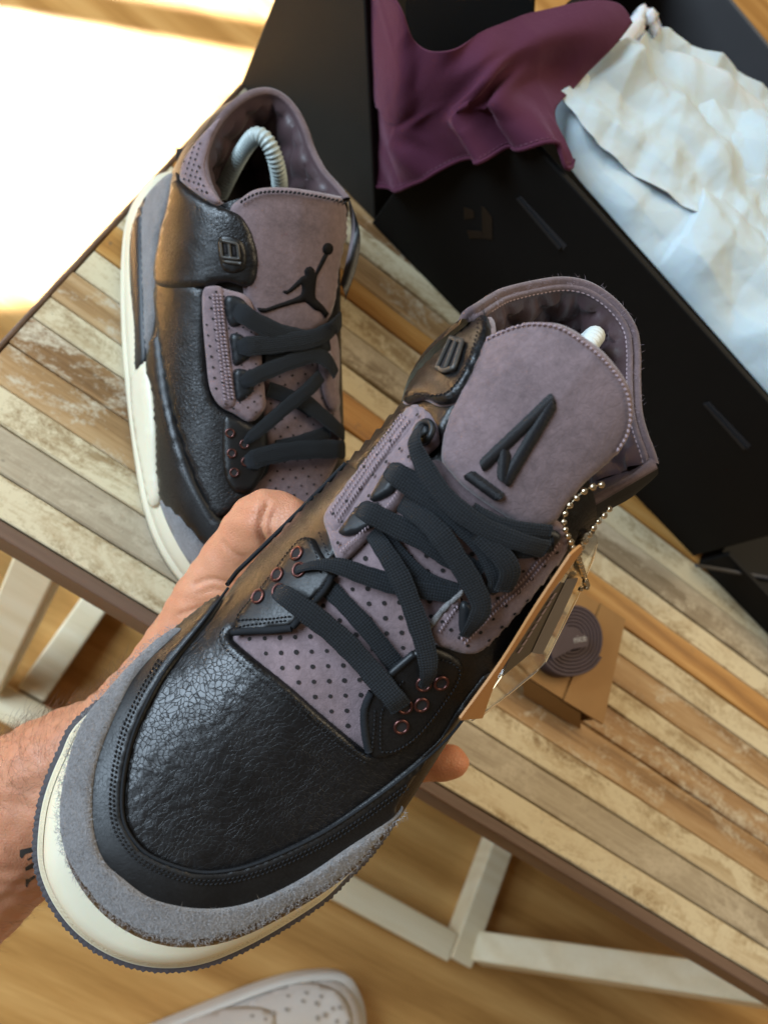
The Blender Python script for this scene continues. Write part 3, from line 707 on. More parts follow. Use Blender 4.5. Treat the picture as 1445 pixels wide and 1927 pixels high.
    for a, b in (((1041, 750), (906, 878)), ((1039, 758), (950, 909)), ((949, 847), (946, 905)), ((880, 892), (941, 937))):
        P, N_ = s.line([a, b], .0082, 1.7); k = len(P); tg_ = nz(P[-1] - P[0]); mb = MB()
        mb.add(*tube(P - N_ * .0005, [.0013 * min(1, .5 + min(i, k - 1 - i) * .12) for i in range(k)], 10))
        for i in range(k):                       # satin stitch: every thread runs across the stroke
            c = P[i]; n = N_[i]; sd = np.cross(n, tg_); w_ = .00175 * min(1, .78 + min(i, k - 1 - i) * .08) * random.uniform(.95, 1.05); sk = tg_ * .0005
            mb.add(*tube([c + (sd * w_ + sk) * v + n * (.0011 * math.sqrt(max(0, 1 - v * v)) - .0003) for v in np.linspace(-1, 1, 8)], random.uniform(.00019, .00025), 5))
        mb.build('embroidered_stroke', M_emb, t, True)
    # ---------------- collar
    T = [(872, 600, .112), (880, 584, .115), (894, 576, .116), (925, 556, .110), (952, 543, .106), (1011, 529, .102), (1061, 523, .100), (1107, 531, .100), (1146, 554, .100), (1177, 585, .100), (1197, 620, .100), (1203, 663, .101), (1203, 713, .103), (1206, 771, .108), (1216, 812, .112), (1230, 850, .115), (1236, 872, .116)]
    T3 = np.array([X(p[:2], p[2]) for p in T]); T3 = resample(cat3(T3, 8), .0016); m = len(T3)
    tt = np.gradient(T3[:, :2], axis=0)
    for _ in range(6): tt[1:-1] = (tt[:-2] + tt[1:-1] + tt[2:]) / 3
    tt /= np.linalg.norm(tt, axis=1)[:, None]; ni = np.stack([-tt[:, 1], tt[:, 0]], 1); cc = np.array([.055, -.003])
    if (ni * (cc - T3[:, :2])).sum() < 0: ni = -ni
    arc = np.r_[0, np.cumsum(np.linalg.norm(np.diff(T3, axis=0), axis=1))]
    def sheet(name, prof, mat, quilt=0):
        V = []
        for ins, dz in prof:
            for i in range(m):
                k = ins
                if quilt and dz > .004:
                    a, b = (arc[i] + dz) * math.pi / .021, (arc[i] - dz) * math.pi / .021
                    k += quilt * (abs(math.sin(a)) * abs(math.sin(b))) ** .45
                q = T3[i, :2] + ni[i] * k; V.append(s.w((q[0], q[1], T3[i, 2] - dz)))
        return fixn(mk(name, V, grid_faces(len(prof), m), mat, t))
    prof_in = [(.0040, .0002), (.0050, .0018)] + [(.0050 + .0030 * math.sin(min(1, k / 26) * 2.6), .002 + .0021 * k) for k in range(32)]
    lin = sheet('quilted_lining', prof_in, M_satin, quilt=.0042)
    mbq = MB()
    for sg in (1, -1):
        for k0 in range(-4, 16):
            Q = []
            for dz in np.arange(.0045, .045, .0022):
                a_ = k0 * .021 - sg * dz
                if a_ < .004 or a_ > arc[-1] - .004: continue
                i = min(m - 1, int(np.searchsorted(arc, a_))); ins = np.interp(dz, [q[1] for q in prof_in], [q[0] for q in prof_in]) + .0003; q = T3[i, :2] + ni[i] * ins; Q.append(s.w((q[0], q[1], T3[i, 2] - dz)))
            for i in range(len(Q) - 1):
                c = (Q[i] + Q[i + 1]) / 2; d = Q[i + 1] - Q[i]; mbq.add(*tube([c - d * .33, c, c + d * .33], [.00015, .00032, .00015], 5))
    mbq.build('quilt_stitching', M_thl, lin, True, kind='stuff')
    sheet('collar_rim', [(-.0005, .0045), (-.0013, .0025), (-.0010, .0006), (.0000, -.0002), (.0010, -.0002), (.0017, .0010), (.0022, .0012), (.0030, -.0002), (.0042, .0002), (.0050, .0020), (.0048, .0042)], M_rim, 0)
    V = []
    for k in range(12):
        f = k / 11
        for i in range(m):
            x, y, z = T3[i]; tx = min(max(x, .004), .2); ex = np.interp(x, [0, .01, .02, .05, .09], [.6, .85, .98, 1.0, 1.02])
            bx, by = x - .012 * f * (1 if x < .03 else max(0, (.06 - x) / .03)), y * (1 + .05 * math.sin(f * 2.2)); 
            V.append(s.w((bx - ni[i][0] * .004 * math.sin(f * 3.0), by - ni[i][1] * .004 * math.sin(f * 3.0), (z - .0035) * (1 - f) + .027 * f)))
    fixn(mk('heel_counter', V, grid_faces(12, m), M_leather, t))
    sw = [tuple(topx(s.w((*(T3[i, :2] + ni[i] * .0048), T3[i, 2] - .0016)))[:2]) for i in range(0, m)]
    mb = MB(); Pr = np.array([s.w((*(T3[i, :2] + ni[i] * .0046), T3[i, 2] - .0012)) for i in range(m)]); Pr = resample(Pr, .0021)
    for i in range(6, len(Pr) - 1):
        c = (Pr[i] + Pr[i + 1]) / 2; d = Pr[i + 1] - Pr[i]; mb.add(*tube([c - d * .33, c, c + d * .33], [.0002, .00042, .0002], 6))
    mb.build('rim_stitching', M_thl, t, True, kind='stuff')
    fz = MB()
    for _ in range(260):
        i = RNG.integers(m); q = s.w((*(T3[i, :2] + ni[i] * RNG.uniform(-.001, .004)), T3[i, 2] + .0003)); d = nz(RNG.normal(0, 1, 3) + s.S[2] * .6) * RNG.uniform(.0008, .0028); sd = nz(np.cross(d, q - CP)) * .00005
        fz.add([q - sd, q + sd, q + d], [(0, 1, 2)])
    fz.build('rim_fuzz', M_thl, t, True, kind='stuff')
    # insole floor
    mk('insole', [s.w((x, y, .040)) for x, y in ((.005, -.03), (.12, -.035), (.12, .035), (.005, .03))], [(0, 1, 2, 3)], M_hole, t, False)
    # left ankle flap
    fl = [(752, 747), (775, 706), (797, 670), (836, 612), (868, 577), (888, 569), (908, 586), (912, 620), (897, 672), (876, 716), (850, 747), (818, 753), (790, 741)]
    s.panel('flap_lining', [(p[0] + (9 if p[0] > 840 else 0), p[1] + (5 if p[1] > 700 else 0)) for p in fl], .0062, M_nub, t, th=.003, step=8)
    s.panel('ankle_flap', fl, .0080, M_leather, t, th=.0030, step=6, edge=5, wr=.00025)
    s.stitch('flap_stitching', [[(778, 742), (815, 745), (843, 738), (868, 708), (886, 668), (899, 622), (896, 590)]], .0081, M_stitchk, t, pitch=8)
    s.fuzz('flap_fray', [(860, 584), (888, 569), (908, 586), (912, 620), (897, 672), (876, 716)], .0078, M_edge, t, 420, .0022, .00006, line=1.5)
    M_emb2 = plain('grey_rubber_emblem', (.045, .043, .040), .4)
    em = s.panel('emblem', [(850, 634), (870, 640), (868, 658), (856, 694), (838, 700), (822, 694), (828, 672)], .0087, M_hole, t, th=.0008, step=5, edge=3)
    for q in ([(848, 636, 1), (870, 642, 1), (854, 692, 1), (836, 698, 1), (822, 692, 1), (848, 636, 1)], [(859, 640), (848, 668), (837, 696)]):
        s.piping('emblem_bar', q, .0092, .0009, M_emb2, em)
    # right ankle flap: a free sheet standing off the tongue
    def loft(name, lines, mat, n=14):
        R_ = [resample(cat3([s.w(X(p[:2], p[2])) for p in L], 8), 1)[:0] if False else cat3([s.w(X(p[:2], p[2])) for p in L], 6) for L in lines]
        R_ = [np.stack([np.interp(np.linspace(0, 1, n), np.linspace(0, 1, len(r)), r[:, k]) for k in range(3)], 1) for r in R_]
        return fixn(mk(name, np.vstack(R_), grid_faces(len(R_), n), mat, t))
    deep = [(1160, 866, .094), (1138, 893, .094), (1105, 918, .093), (1064, 968, .090)]
    itop = [(1224, 862, .1165), (1185, 895, .1145), (1127, 926, .110), (1092, 946, .107), (1066, 964, .104)]
    imid = [(1195, 868, .106), (1160, 897, .104), (1117, 924, .102), (1078, 952, .099), (1065, 966, .097)]
    otop = [(1238, 880, .1165), (1190, 908, .1145), (1146, 934, .110), (1107, 958, .107), (1076, 982, .104)]
    ftop = [(1232, 868, .1185), (1187, 900, .1165), (1135, 929, .112), (1098, 951, .109), (1070, 972, .106)]
    odeep = [(1238, 892, .110), (1190, 924, .107), (1146, 948, .103), (1107, 974, .100), (1082, 996, .097)]
    obot = [(1225, 905, .08), (1185, 938, .078), (1146, 960, .075), (1110, 990, .07), (1090, 1012, .065)]
    loft('flap_lining', [deep, imid, itop], M_satin)
    loft('flap_piping', [itop, ftop, [(a[0] - 1, a[1] + 2, a[2]) for a in otop]], M_nub)
    loft('ankle_flap', [[(a[0] - 2, a[1] + 1, a[2] + .0006) for a in otop], otop, odeep, obot], M_edge)
    # ---------------- laces
    lace = lambda pts, w, **k: s.ribbon('lace', pts, w, M_lace, t, **k)
    lace([(606, 1096, 2), (640, 1128, 2.6), (690, 1182, 3), (735, 1240, 3), (752, 1262, 2.4)], 36)
    lace([(712, 1000, 3.2), (737, 1025, 3.5), (790, 1082, 3.6), (840, 1105, 3.4), (862, 1112, 3)], 30)
    lace([(558, 1074, 5.2), (584, 1064, 7.5), (632, 1064, 7.2), (691, 1084, 5), (749, 1101, 4.4), (826, 1113, 4), (862, 1119, 4)], 38, wprof=[(0, .35), (.10, .5), (.25, .8), (.4, 1), (1, 1)])
    lace([(520, 1112, 5.0), (530, 1117, 8.4), (560, 1138, 8.6), (632, 1194, 5.8), (679, 1242, 5.6), (722, 1292, 7.6), (744, 1318, 8.4), (754, 1332, 6.4)], 44, wprof=[(0, .7), (.08, .95), (.3, 1.05), (1, 1)])
    lace([(700, 1003, 4.0), (722, 1035, 6.5), (752, 1085, 7.5), (780, 1155, 8), (802, 1225, 8.6), (806, 1268, 8.6), (799, 1290, 5)], 40, wprof=[(0, .8), (.2, 1), (.8, 1), (1, .7)])
    lace([(676, 958, 6.8), (690, 962, 9.6), (737, 986, 7.5), (790, 1012, 6.5), (850, 1050, 6), (905, 1082, 6.4)], 44, wprof=[(0, .7), (.1, 1), (1, 1)])
    lace([(756, 945, 6), (780, 962, 8), (822, 1000, 10), (858, 1050, 10.2), (886, 1095, 10), (906, 1140, 9.8), (893, 1172, 9.4), (874, 1196, 6.6)], 44, wprof=[(0, .9), (.3, 1), (.85, .95), (1, .6)])
    lace([(730, 884, 6.8), (742, 890, 10), (780, 915, 9), (836, 953, 8.4), (885, 998, 8.4), (921, 1042, 8.6), (938, 1084, 8.6), (936, 1112, 7)], 50, wprof=[(0, .7), (.1, 1), (1, .9)])
    lace([(788, 806, 7), (778, 828, 10.4), (791, 864, 10.6), (820, 915, 10.5), (860, 958, 10.8), (920, 998, 11), (984, 1022, 10.6), (1028, 1034, 8)], 42, wprof=[(0, .6), (.08, .85), (.3, 1), (1, .9)])
    lace([(886, 958, 8.6), (930, 982, 9.4), (985, 996, 9.2), (1036, 1000, 8)], 30)
    lace([(900, 1000, 10.4), (940, 1042, 11), (960, 1075, 10.2), (946, 1112, 8)], 42)
    lace([(870, 985, 6.5), (930, 1020, 7.2), (990, 1034, 7.6), (1040, 1022, 7)], 40)
    return t
SH_A = held_shoe()
def shoe_tree_held():
    s = A; tr = empty('shoe_tree', s.w((.05, 0, .05)), 'pale shoe tree knob behind the lilac tongue with the embroidered letter', 'shoe tree')
    M = plain('pale_grey_plastic', (.62, .66, .64), .35)
    P = [s.pw((1112, 642), .106) + s.S[2] * dz + s.S[0] * dx for dx, dz in ((.05, -.05), (.030, -.018), (.012, -.002), (0, 0), (-.008, -.008), (-.012, -.03), (-.013, -.06))]
    P = resample(cat3(P, 8), .0006); r = [.0036 * (1 + .08 * math.sin(i * 1.9)) for i in range(len(P))]
    mk('spring_arm', *tube(P, r, 14), M, tr)
shoe_tree_held()
# ================================================================ shoe standing on the table
BX = nz([.611, -.7916, 0]); BN = np.array([0, 0, 1.]); BY = np.cross(BN, BX)
B = Shoe(BX * -.335 + BY * .128 + np.array([0, 0, TABLE + .003]), BX, BY, BN)
UB = [(.02, .044, .035), (.06, .052, .033), (.10, .056, .031), (.15, .060, .03), (.20, .060, .03), (.24, .054, .03), (.265, .046, .03), (.285, .030, .03), (.290, .012, .03), (.285, -.005, .03), (.265, -.026, .03), (.24, -.038, .03), (.20, -.045, .03), (.15, -.047, .03), (.10, -.045, .031), (.06, -.041, .033), (.02, -.033, .035)]
UB = resample(cat3(UB, 8), .005)
spineB = cat3([(.02, .013, .155), (.06, .013, .149), (.09, .012, .141), (.12, .012, .122), (.14, .012, .108), (.16, .011, .096), (.18, .010, .086), (.20, .009, .078), (.22, .008, .071), (.24, .007, .066), (.25, .007, .064)], 6)
GB = hull_from(UB, spineB, ([.05, .12, .2, .26], [2.7, 2.6, 2.5, 2.5]), ([.05, .12, .2, .26], [2.3, 2.3, 2.3, 2.4]))
B.sethull(GB)
def table_shoe():
    s = B; X = s.px
    t = empty('sneaker', s.w((.15, 0, 0)), 'black leather sneaker with leaping figure on its lilac tongue, standing on the slatted table', 'sneaker')
    ob = [(.0, .008), (.004, -.018), (.014, -.036), (.038, -.0475), (.083, -.0535), (.139, -.0555), (.199, -.0535), (.231, -.049), (.256, -.039), (.275, -.024), (.289, -.004), (.294, .014), (.288, .034), (.27, .051), (.24, .060), (.2, .066), (.15, .066), (.10, .060), (.06, .056), (.02, .046), (.004, .030)]
    OUT = resample(cat3(ob, 8, True), .003, True); n = len(OUT)
    tg = np.roll(OUT, -2, 0) - np.roll(OUT, 2, 0); tg /= np.linalg.norm(tg, axis=1)[:, None]; nr = np.stack([tg[:, 1], -tg[:, 0]], 1)
    if (nr * (OUT - OUT.mean(0))).sum() < 0: nr = -nr
    def shell(name, prof, mat, cap=0):
        V = []
        for z, ins in prof:
            for i in range(n):
                q = OUT[i] - nr[i] * ins; V.append(s.w((q[0], q[1], z)))
        F = grid_faces(len(prof), n, wrap_c=True)
        if cap: F.append(tuple(range(n))[::-1] if cap < 0 else tuple((len(prof) - 1) * n + i for i in range(n)))
        return fixn(mk(name, V, F, mat, t))
    shell('outsole', [(-.003, .003), (-.003, .001), (.0005, .0006), (.0008, .002)], M_outs, -1)
    shell('midsole', [(.0005, .001), (.0008, .0004), (.006, 0), (.0095, .0002), (.0102, .0016), (.0115, .0018), (.013, .001), (.020, .0022), (.027, .0048), (.031, .009), (.0315, .016)], M_cream_r, 1)
    nc = s.shape[1]; keep = [f for f in s.HF if min(GB.reshape(-1, 3)[list(f), 0]) > .096 and min(k % nc for k in f) > 1]
    mk('upper_body', s.HV, keep, M_leather, t)
    # rear quarter and heel pieces
    side = Shoe(s.O, *s.S); q_ = [o for o in ob[:13]]; LO = resample(cat3(q_, 8), .004); k_ = len(LO)
    tl = np.gradient(LO, axis=0); tl /= np.linalg.norm(tl, axis=1)[:, None]; nl = np.stack([tl[:, 1], -tl[:, 0]], 1)
    if (nl * (LO - np.array([.14, .01]))).sum() < 0: nl = -nl
    side.sethull(np.array([[[LO[i, 0] - nl[i, 0] * (.0005 + .22 * max(0, z - .006)), LO[i, 1] - nl[i, 1] * (.0005 + .22 * max(0, z - .006)), z] for z in np.linspace(0, .11, 24)] for i in range(k_)]), outward=-s.S[1])
    s.panel('quarter', [(322, 322), (338, 345), (375, 372), (410, 388), (452, 406), (477, 446), (486, 486), (481, 529), (459, 540), (423, 531), (373, 540), (288, 534), (294, 446), (308, 392)], .0066, M_leather, t, th=.003, step=9, edge=5, wr=.00008)
    s.panel('quarter', [(290, 530), (373, 537), (385, 560), (386, 668), (395, 735), (415, 768), (478, 800), (470, 850), (480, 890), (470, 930), (440, 960), (400, 975), (372, 920), (336, 828), (310, 735), (291, 623)], .0052, M_leather, t, th=.003, step=10, edge=8, wr=.00008)
    s.panel('collar_panel', [(335, 331), (344, 295), (380, 248), (412, 219), (396, 250), (387, 277), (380, 313), (391, 349), (412, 380), (387, 376), (344, 345)], .0068, M_nub2, t, th=.002, step=7)
    s.holes('perforations', lattice([(335, 331), (344, 295), (380, 248), (387, 277), (380, 313), (391, 349), (405, 372), (387, 376), (344, 345)], (9, 3), (-3, 10), (365, 310), 5), .0070, .0006, M_hole, t)
    side.panel('suede_heel_strip', [(319, 324), (268, 372), (259, 428), (262, 520), (265, 608), (266, 682), (286, 608), (288, 536), (294, 446), (308, 392)], .0020, M_suede, t, th=.002, step=8)
    side.panel('heel_wedge', [(268, 368), (243, 428), (239, 511), (248, 623), (250, 697), (267, 680), (265, 604), (262, 492), (261, 420)], .0034, M_tpu, t, th=.003, step=7)
    s.panel('mudguard', [(266, 684), (286, 612), (291, 623), (310, 735), (336, 828), (373, 921), (420, 985), (460, 1040), (430, 1080), (380, 1030), (330, 975), (296, 945), (287, 880), (284, 800), (278, 735)], .0062, M_leather_fine, t, th=.0044, step=9)
    s.stitch('mudguard_stitching', [[(300, 735), (326, 830), (362, 924), (410, 990)], [(293, 735), (318, 830), (354, 926), (402, 996)]], .0058, M_stitchk, t, pitch=8)
    side.panel('midsole_wing', [(268, 680), (248, 700), (240, 720), (246, 800), (264, 900), (275, 950), (292, 948), (287, 880), (284, 800), (278, 735)], .0036, M_cream_r, t, th=.003, step=8, edge=10)
    su = [(296, 944), (317, 955), (340, 981), (373, 1022), (400, 1060), (430, 1110), (400, 1120), (347, 1054), (314, 994)]
    o = s.panel('suede_toe_guard', su, .0066, M_suede, t, th=.0026, step=8)
    # eyestay side
    s.panel('lower_tongue', [(466, 935), (508, 880), (498, 800), (498, 700), (520, 620), (630, 620), (640, 760), (645, 840), (620, 900), (584, 955), (520, 956)], .0010, M_nub2, t, th=.001)
    s.holes('perforations', lattice([(470, 940), (508, 880), (498, 700), (520, 640), (630, 640), (645, 840), (584, 952)], (24, -2.5), (10.5, 15), (546, 884), 7), .0012, .00062, M_hole, t)
    s.panel('eyestay', [(420, 790), (440, 785), (478, 800), (500, 795), (506, 850), (500, 885), (474, 925), (440, 925), (420, 880)], .0066, M_leather_fine, t, th=.0024, step=8)
    for p in ((433, 815), (436, 853), (441, 889), (460, 836), (463, 869)): s.eyelet(p, .0068, .0020, t, M_copper, M_hole)
    lil = [(380, 548), (396, 538), (430, 546), (462, 556), (478, 580), (490, 640), (496, 700), (500, 740), (500, 768), (474, 794), (440, 778), (412, 762), (394, 730), (386, 668), (380, 600)]
    s.panel('lace_panel', lil, .0066, M_nub2, t, th=.0028, step=8)
    s.panel('lace_strip', [(380, 548), (396, 538), (418, 545), (426, 600), (436, 680), (445, 757), (430, 768), (412, 762), (394, 730), (386, 668), (380, 600)], .0076, M_nub2, t, th=.002, step=8)
    s.holes('perforations', lattice(lil, (15, 9), (3, 20), (395, 560), 7), .0078, .0006, M_hole, t)
    s.stitch('zigzag_stitching', [[(409, 552), (418, 640), (432, 752)], [(416, 552), (426, 650), (440, 752)], [(402, 552), (411, 640), (425, 756)]], .0079, M_thl, t, pitch=7, skew=.4, r=.0004)
    for q in ([(423, 559), (455, 562), (474, 590), (462, 606), (438, 616), (426, 600)], [(434, 629), (460, 634), (471, 668), (462, 680), (441, 688), (435, 660)], [(441, 696), (468, 699), (479, 730), (466, 748), (447, 755), (441, 725)]):
        s.panel('lace_loop', q, .0084, M_tpu, t, th=.003, step=7, edge=7)
    s.panel('lace_panel', [(604, 668), (626, 662), (634, 700), (644, 760), (628, 772), (612, 738)], .0040, M_nub2, t, th=.002, step=8)
    # tongue
    tg_ = [(430, 392), (455, 369), (477, 356), (505, 351), (549, 352), (604, 360), (655, 370, 1), (662, 400), (660, 445), (646, 507), (636, 575), (610, 620), (555, 632), (490, 610), (460, 560), (455, 500), (440, 440)]
    s.panel('tongue', tg_, .0044, M_nub, t, th=.0045, step=9, edge=10, bulge=.0010)
    s.stitch('tongue_stitching', [[(452, 382), (480, 366), (508, 361), (549, 362), (604, 371), (652, 382)]], .0058, M_stitchk, t, pitch=8, r=.0006)
    M_print = plain('black_print', (.007, .006, .006), .75, spec=.12)
    z = lambda L: [(420 + a * .2697, 440 + b * .2697, 1) for a, b in L]
    fig = [(712, 140), (738, 150), (692, 240), (662, 290), (655, 320), (650, 360), (645, 420), (650, 450), (700, 500), (745, 558), (720, 590), (690, 545), (640, 530), (600, 492), (575, 475), (500, 490), (400, 517), (300, 550), (250, 543), (238, 515), (300, 520), (400, 485), (500, 450), (545, 425), (555, 395), (552, 352), (490, 400), (450, 425), (420, 410), (425, 393), (450, 398), (490, 360), (550, 300), (575, 290), (570, 255), (590, 232), (620, 228), (640, 250), (646, 280), (665, 232), (695, 172)]
    s.panel('leaping_figure', z(fig), .0060, M_print, t, th=.0008, step=6, edge=2, sm=2)
    ball = [(737 + 37 * math.cos(a), 106 + 43 * math.sin(a)) for a in np.linspace(0, 2 * math.pi, 15)[:-1]]
    s.panel('ball', [p[:2] for p in z(ball)], .0060, M_print, t, th=.0008, step=6, edge=2, sm=2)
    # emblem on the flap
    em = s.panel('emblem', [(412, 446), (456, 456), (460, 506), (420, 508)], .0072, M_leather_fine, t, th=.0008, step=7)
    for q in ([(415, 452, 1), (447, 459, 1), (451, 488, 1), (418, 484, 1), (415, 452, 1)], [(431, 456), (434, 486)], [(420, 492), (454, 496)]): s.piping('emblem_bar', q, .0078, .0008, plain('grey_rubber_emblem', (.05, .047, .042), .4), em)
    for q in ([(418, 457, 1), (428, 459, 1), (430, 480, 1), (419, 478, 1)], [(435, 461, 1), (444, 463, 1), (447, 484, 1), (437, 482, 1)]):
        s.panel('emblem_slot', q, .0074, M_hole, t, th=.0004, step=5, edge=1)
    # collar
    T = [(455, 408, .112), (435, 398, .108), (412, 386, .102), (393, 355, .096), (382, 315, .093), (385, 275, .093), (405, 230, .095), (435, 195, .098), (470, 172, .1), (505, 166, .1), (535, 178, .1), (560, 205, .1), (578, 240, .1), (592, 280, .1), (612, 318, .104), (640, 350, .110), (657, 372, .114)]
    T3 = np.array([X(p[:2], p[2]) for p in T]); T3 = resample(cat3(T3, 8), .0022); m = len(T3)
    tt = np.gradient(T3[:, :2], axis=0)
    for _ in range(6): tt[1:-1] = (tt[:-2] + tt[1:-1] + tt[2:]) / 3
    tt /= np.linalg.norm(tt, axis=1)[:, None]; ni = np.stack([-tt[:, 1], tt[:, 0]], 1); cc = T3[:, :2].mean(0)
    if (ni * (cc - T3[:, :2])).sum() < 0: ni = -ni
    arc = np.r_[0, np.cumsum(np.linalg.norm(np.diff(T3, axis=0), axis=1))]
    def sheet(name, prof, mat, quilt=0):
        V = []
        for ins, dz in prof:
            for i in range(m):
                k = ins
                if quilt and dz > .004:
                    a, b = (arc[i] + dz) * math.pi / .024, (arc[i] - dz) * math.pi / .024
                    k += quilt * (abs(math.sin(a)) * abs(math.sin(b))) ** .45
                q = T3[i, :2] + ni[i] * k; V.append(s.w((q[0], q[1], T3[i, 2] - dz)))
        return fixn(mk(name, V, grid_faces(len(prof), m), mat, t))
    prof_in = [(.0036, .0002), (.0044, .0018)] + [(.0044 + .002 * math.sin(min(1, k / 26) * 2.6), .002 + .0022 * k) for k in range(30)]
    lin = sheet('quilted_lining', prof_in, M_satin, quilt=.0042)
    mbq = MB()
    for sg in (1, -1):
        for k0 in range(-4, 16):
            Q = []
            for dz in np.arange(.0045, .05, .0022):
                a_ = k0 * .024 - sg * dz
                if a_ < .004 or a_ > arc[-1] - .004: continue
                i = min(m - 1, int(np.searchsorted(arc, a_))); ins = np.interp(dz, [q[1] for q in prof_in], [q[0] for q in prof_in]) + .0003; q = T3[i, :2] + ni[i] * ins; Q.append(s.w((q[0], q[1], T3[i, 2] - dz)))
            for i in range(len(Q) - 1):
                c = (Q[i] + Q[i + 1]) / 2; d = Q[i + 1] - Q[i]; mbq.add(*tube([c - d * .33, c, c + d * .33], [.00015, .00032, .00015], 5))
    mbq.build('quilt_stitching', M_thl, lin, True, kind='stuff')
    sheet('collar_rim', [(-.0005, .0045), (-.0013, .0025), (-.0010, .0004), (.0004, -.0006), (.0022, -.0006), (.0036, .0004), (.0044, .0024), (.0042, .0042)], M_rim)
    V = []
    E = np.array([(u[0], u[1]) for u in UB])
    for k in range(14):
        f = k / 13
        for i in range(m):
            x, y, zt = T3[i]
            g = arc[i] / arc[-1]; back = max(0, 1 - abs(g - .56) / .4)
            bulge = .010 * (1 - math.exp(-f * 6))
            V.append(s.w((x - ni[i][0] * (bulge + .003 * f) - .008 * f * back, y - ni[i][1] * (bulge + .003 * f), (zt - .0035) * (1 - f) + .028 * f)))
    fixn(mk('heel_counter', V, grid_faces(14, m), M_leather_fine, t))
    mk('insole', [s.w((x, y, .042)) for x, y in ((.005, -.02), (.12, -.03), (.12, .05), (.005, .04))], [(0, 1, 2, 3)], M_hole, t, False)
    # far ankle flap, edge on
    def loft(name, lines, mat, n=12):
        R_ = [cat3([s.w(X(p[:2], p[2])) for p in L], 6) for L in lines]
        R_ = [np.stack([np.interp(np.linspace(0, 1, n), np.linspace(0, 1, len(r)), r[:, k]) for k in range(3)], 1) for r in R_]
        return fixn(mk(name, np.vstack(R_), grid_faces(len(R_), n), mat, t))
    loft('ankle_flap', [[(658, 374, .113), (668, 420, .105), (660, 480, .100), (644, 540, .095)], [(664, 392, .114), (678, 440, .106), (672, 500, .101), (650, 556, .096)], [(666, 400, .09), (676, 450, .08), (668, 510, .075), (648, 570, .07)]], M_leather_fine)
    loft('flap_lining', [[(655, 380, .100), (661, 430, .094), (654, 480, .090), (640, 535, .088)], [(659, 376, .1132), (669, 421, .1052), (661, 481, .1002), (645, 541, .0952)]], M_nub)
    lace = lambda pts, w, **k: s.ribbon('lace', pts, w, M_lace, t, **k)
    lace([(520, 842, 2.4), (570, 830, 3), (620, 812, 3)], 26)
    lace([(504, 732, 2.6), (549, 748, 3.2), (590, 775, 3.6)], 28)
    lace([(647, 816, 4), (614, 788, 5), (582, 762, 5), (560, 745, 4)], 30)
    lace([(461, 836, 6), (470, 824, 9), (501, 799, 7.4), (541, 764, 7), (582, 731, 7.4), (604, 706, 6)], 30, wprof=[(0, .4), (.15, .8), (1, 1)])
    lace([(461, 870, 6), (470, 868, 9.4), (501, 857, 8), (555, 848, 7), (609, 845, 7), (650, 846, 6)], 36, wprof=[(0, .6), (.1, 1), (1, 1)])
    lace([(453, 722, 8.4), (470, 713, 11), (501, 699, 9), (549, 680, 8), (593, 668, 8), (618, 680, 7.6), (632, 704, 6)], 30, wprof=[(0, .6), (.1, 1), (1, 1)])
    lace([(500, 668, 5), (555, 668, 6), (620, 645, 6)], 30)
    lace([(446, 655, 8.4), (466, 652, 11), (501, 648, 9.6), (555, 642, 9.2), (603, 632, 9.4), (644, 602, 8)], 36, wprof=[(0, .6), (.1, 1), (1, 1)])
    lace([(440, 580, 8.4), (460, 592, 11.4), (487, 609, 10.5), (533, 628, 9), (590, 640, 7.6)], 36, wprof=[(0, .6), (.1, 1), (1, .9)])
    return t
SH_B = table_shoe()
def shoe_tree_table():
    s = B; tr = empty('shoe_tree', s.w((.05, .013, .05)), 'ribbed grey shoe tree spring arching inside the open sneaker on the table', 'shoe tree')
    M = plain('pale_grey_plastic', (.36, .42, .41), .38)
    P = [s.pw(p[:2], p[2]) for p in ((530, 375, .07), (527, 352, .085), (523, 320, .098), (513, 285, .106), (497, 260, .108), (480, 257, .104), (462, 277, .092), (440, 315, .075), (416, 365, .055))]
    P = resample(cat3(P, 10), .00035); L = np.arange(len(P)) * .00035
    mk('spring_arm', *tube(P, .0043 * (1 + .09 * np.sin(L * 2 * math.pi / .0023)), 16), M, tr)
shoe_tree_table()
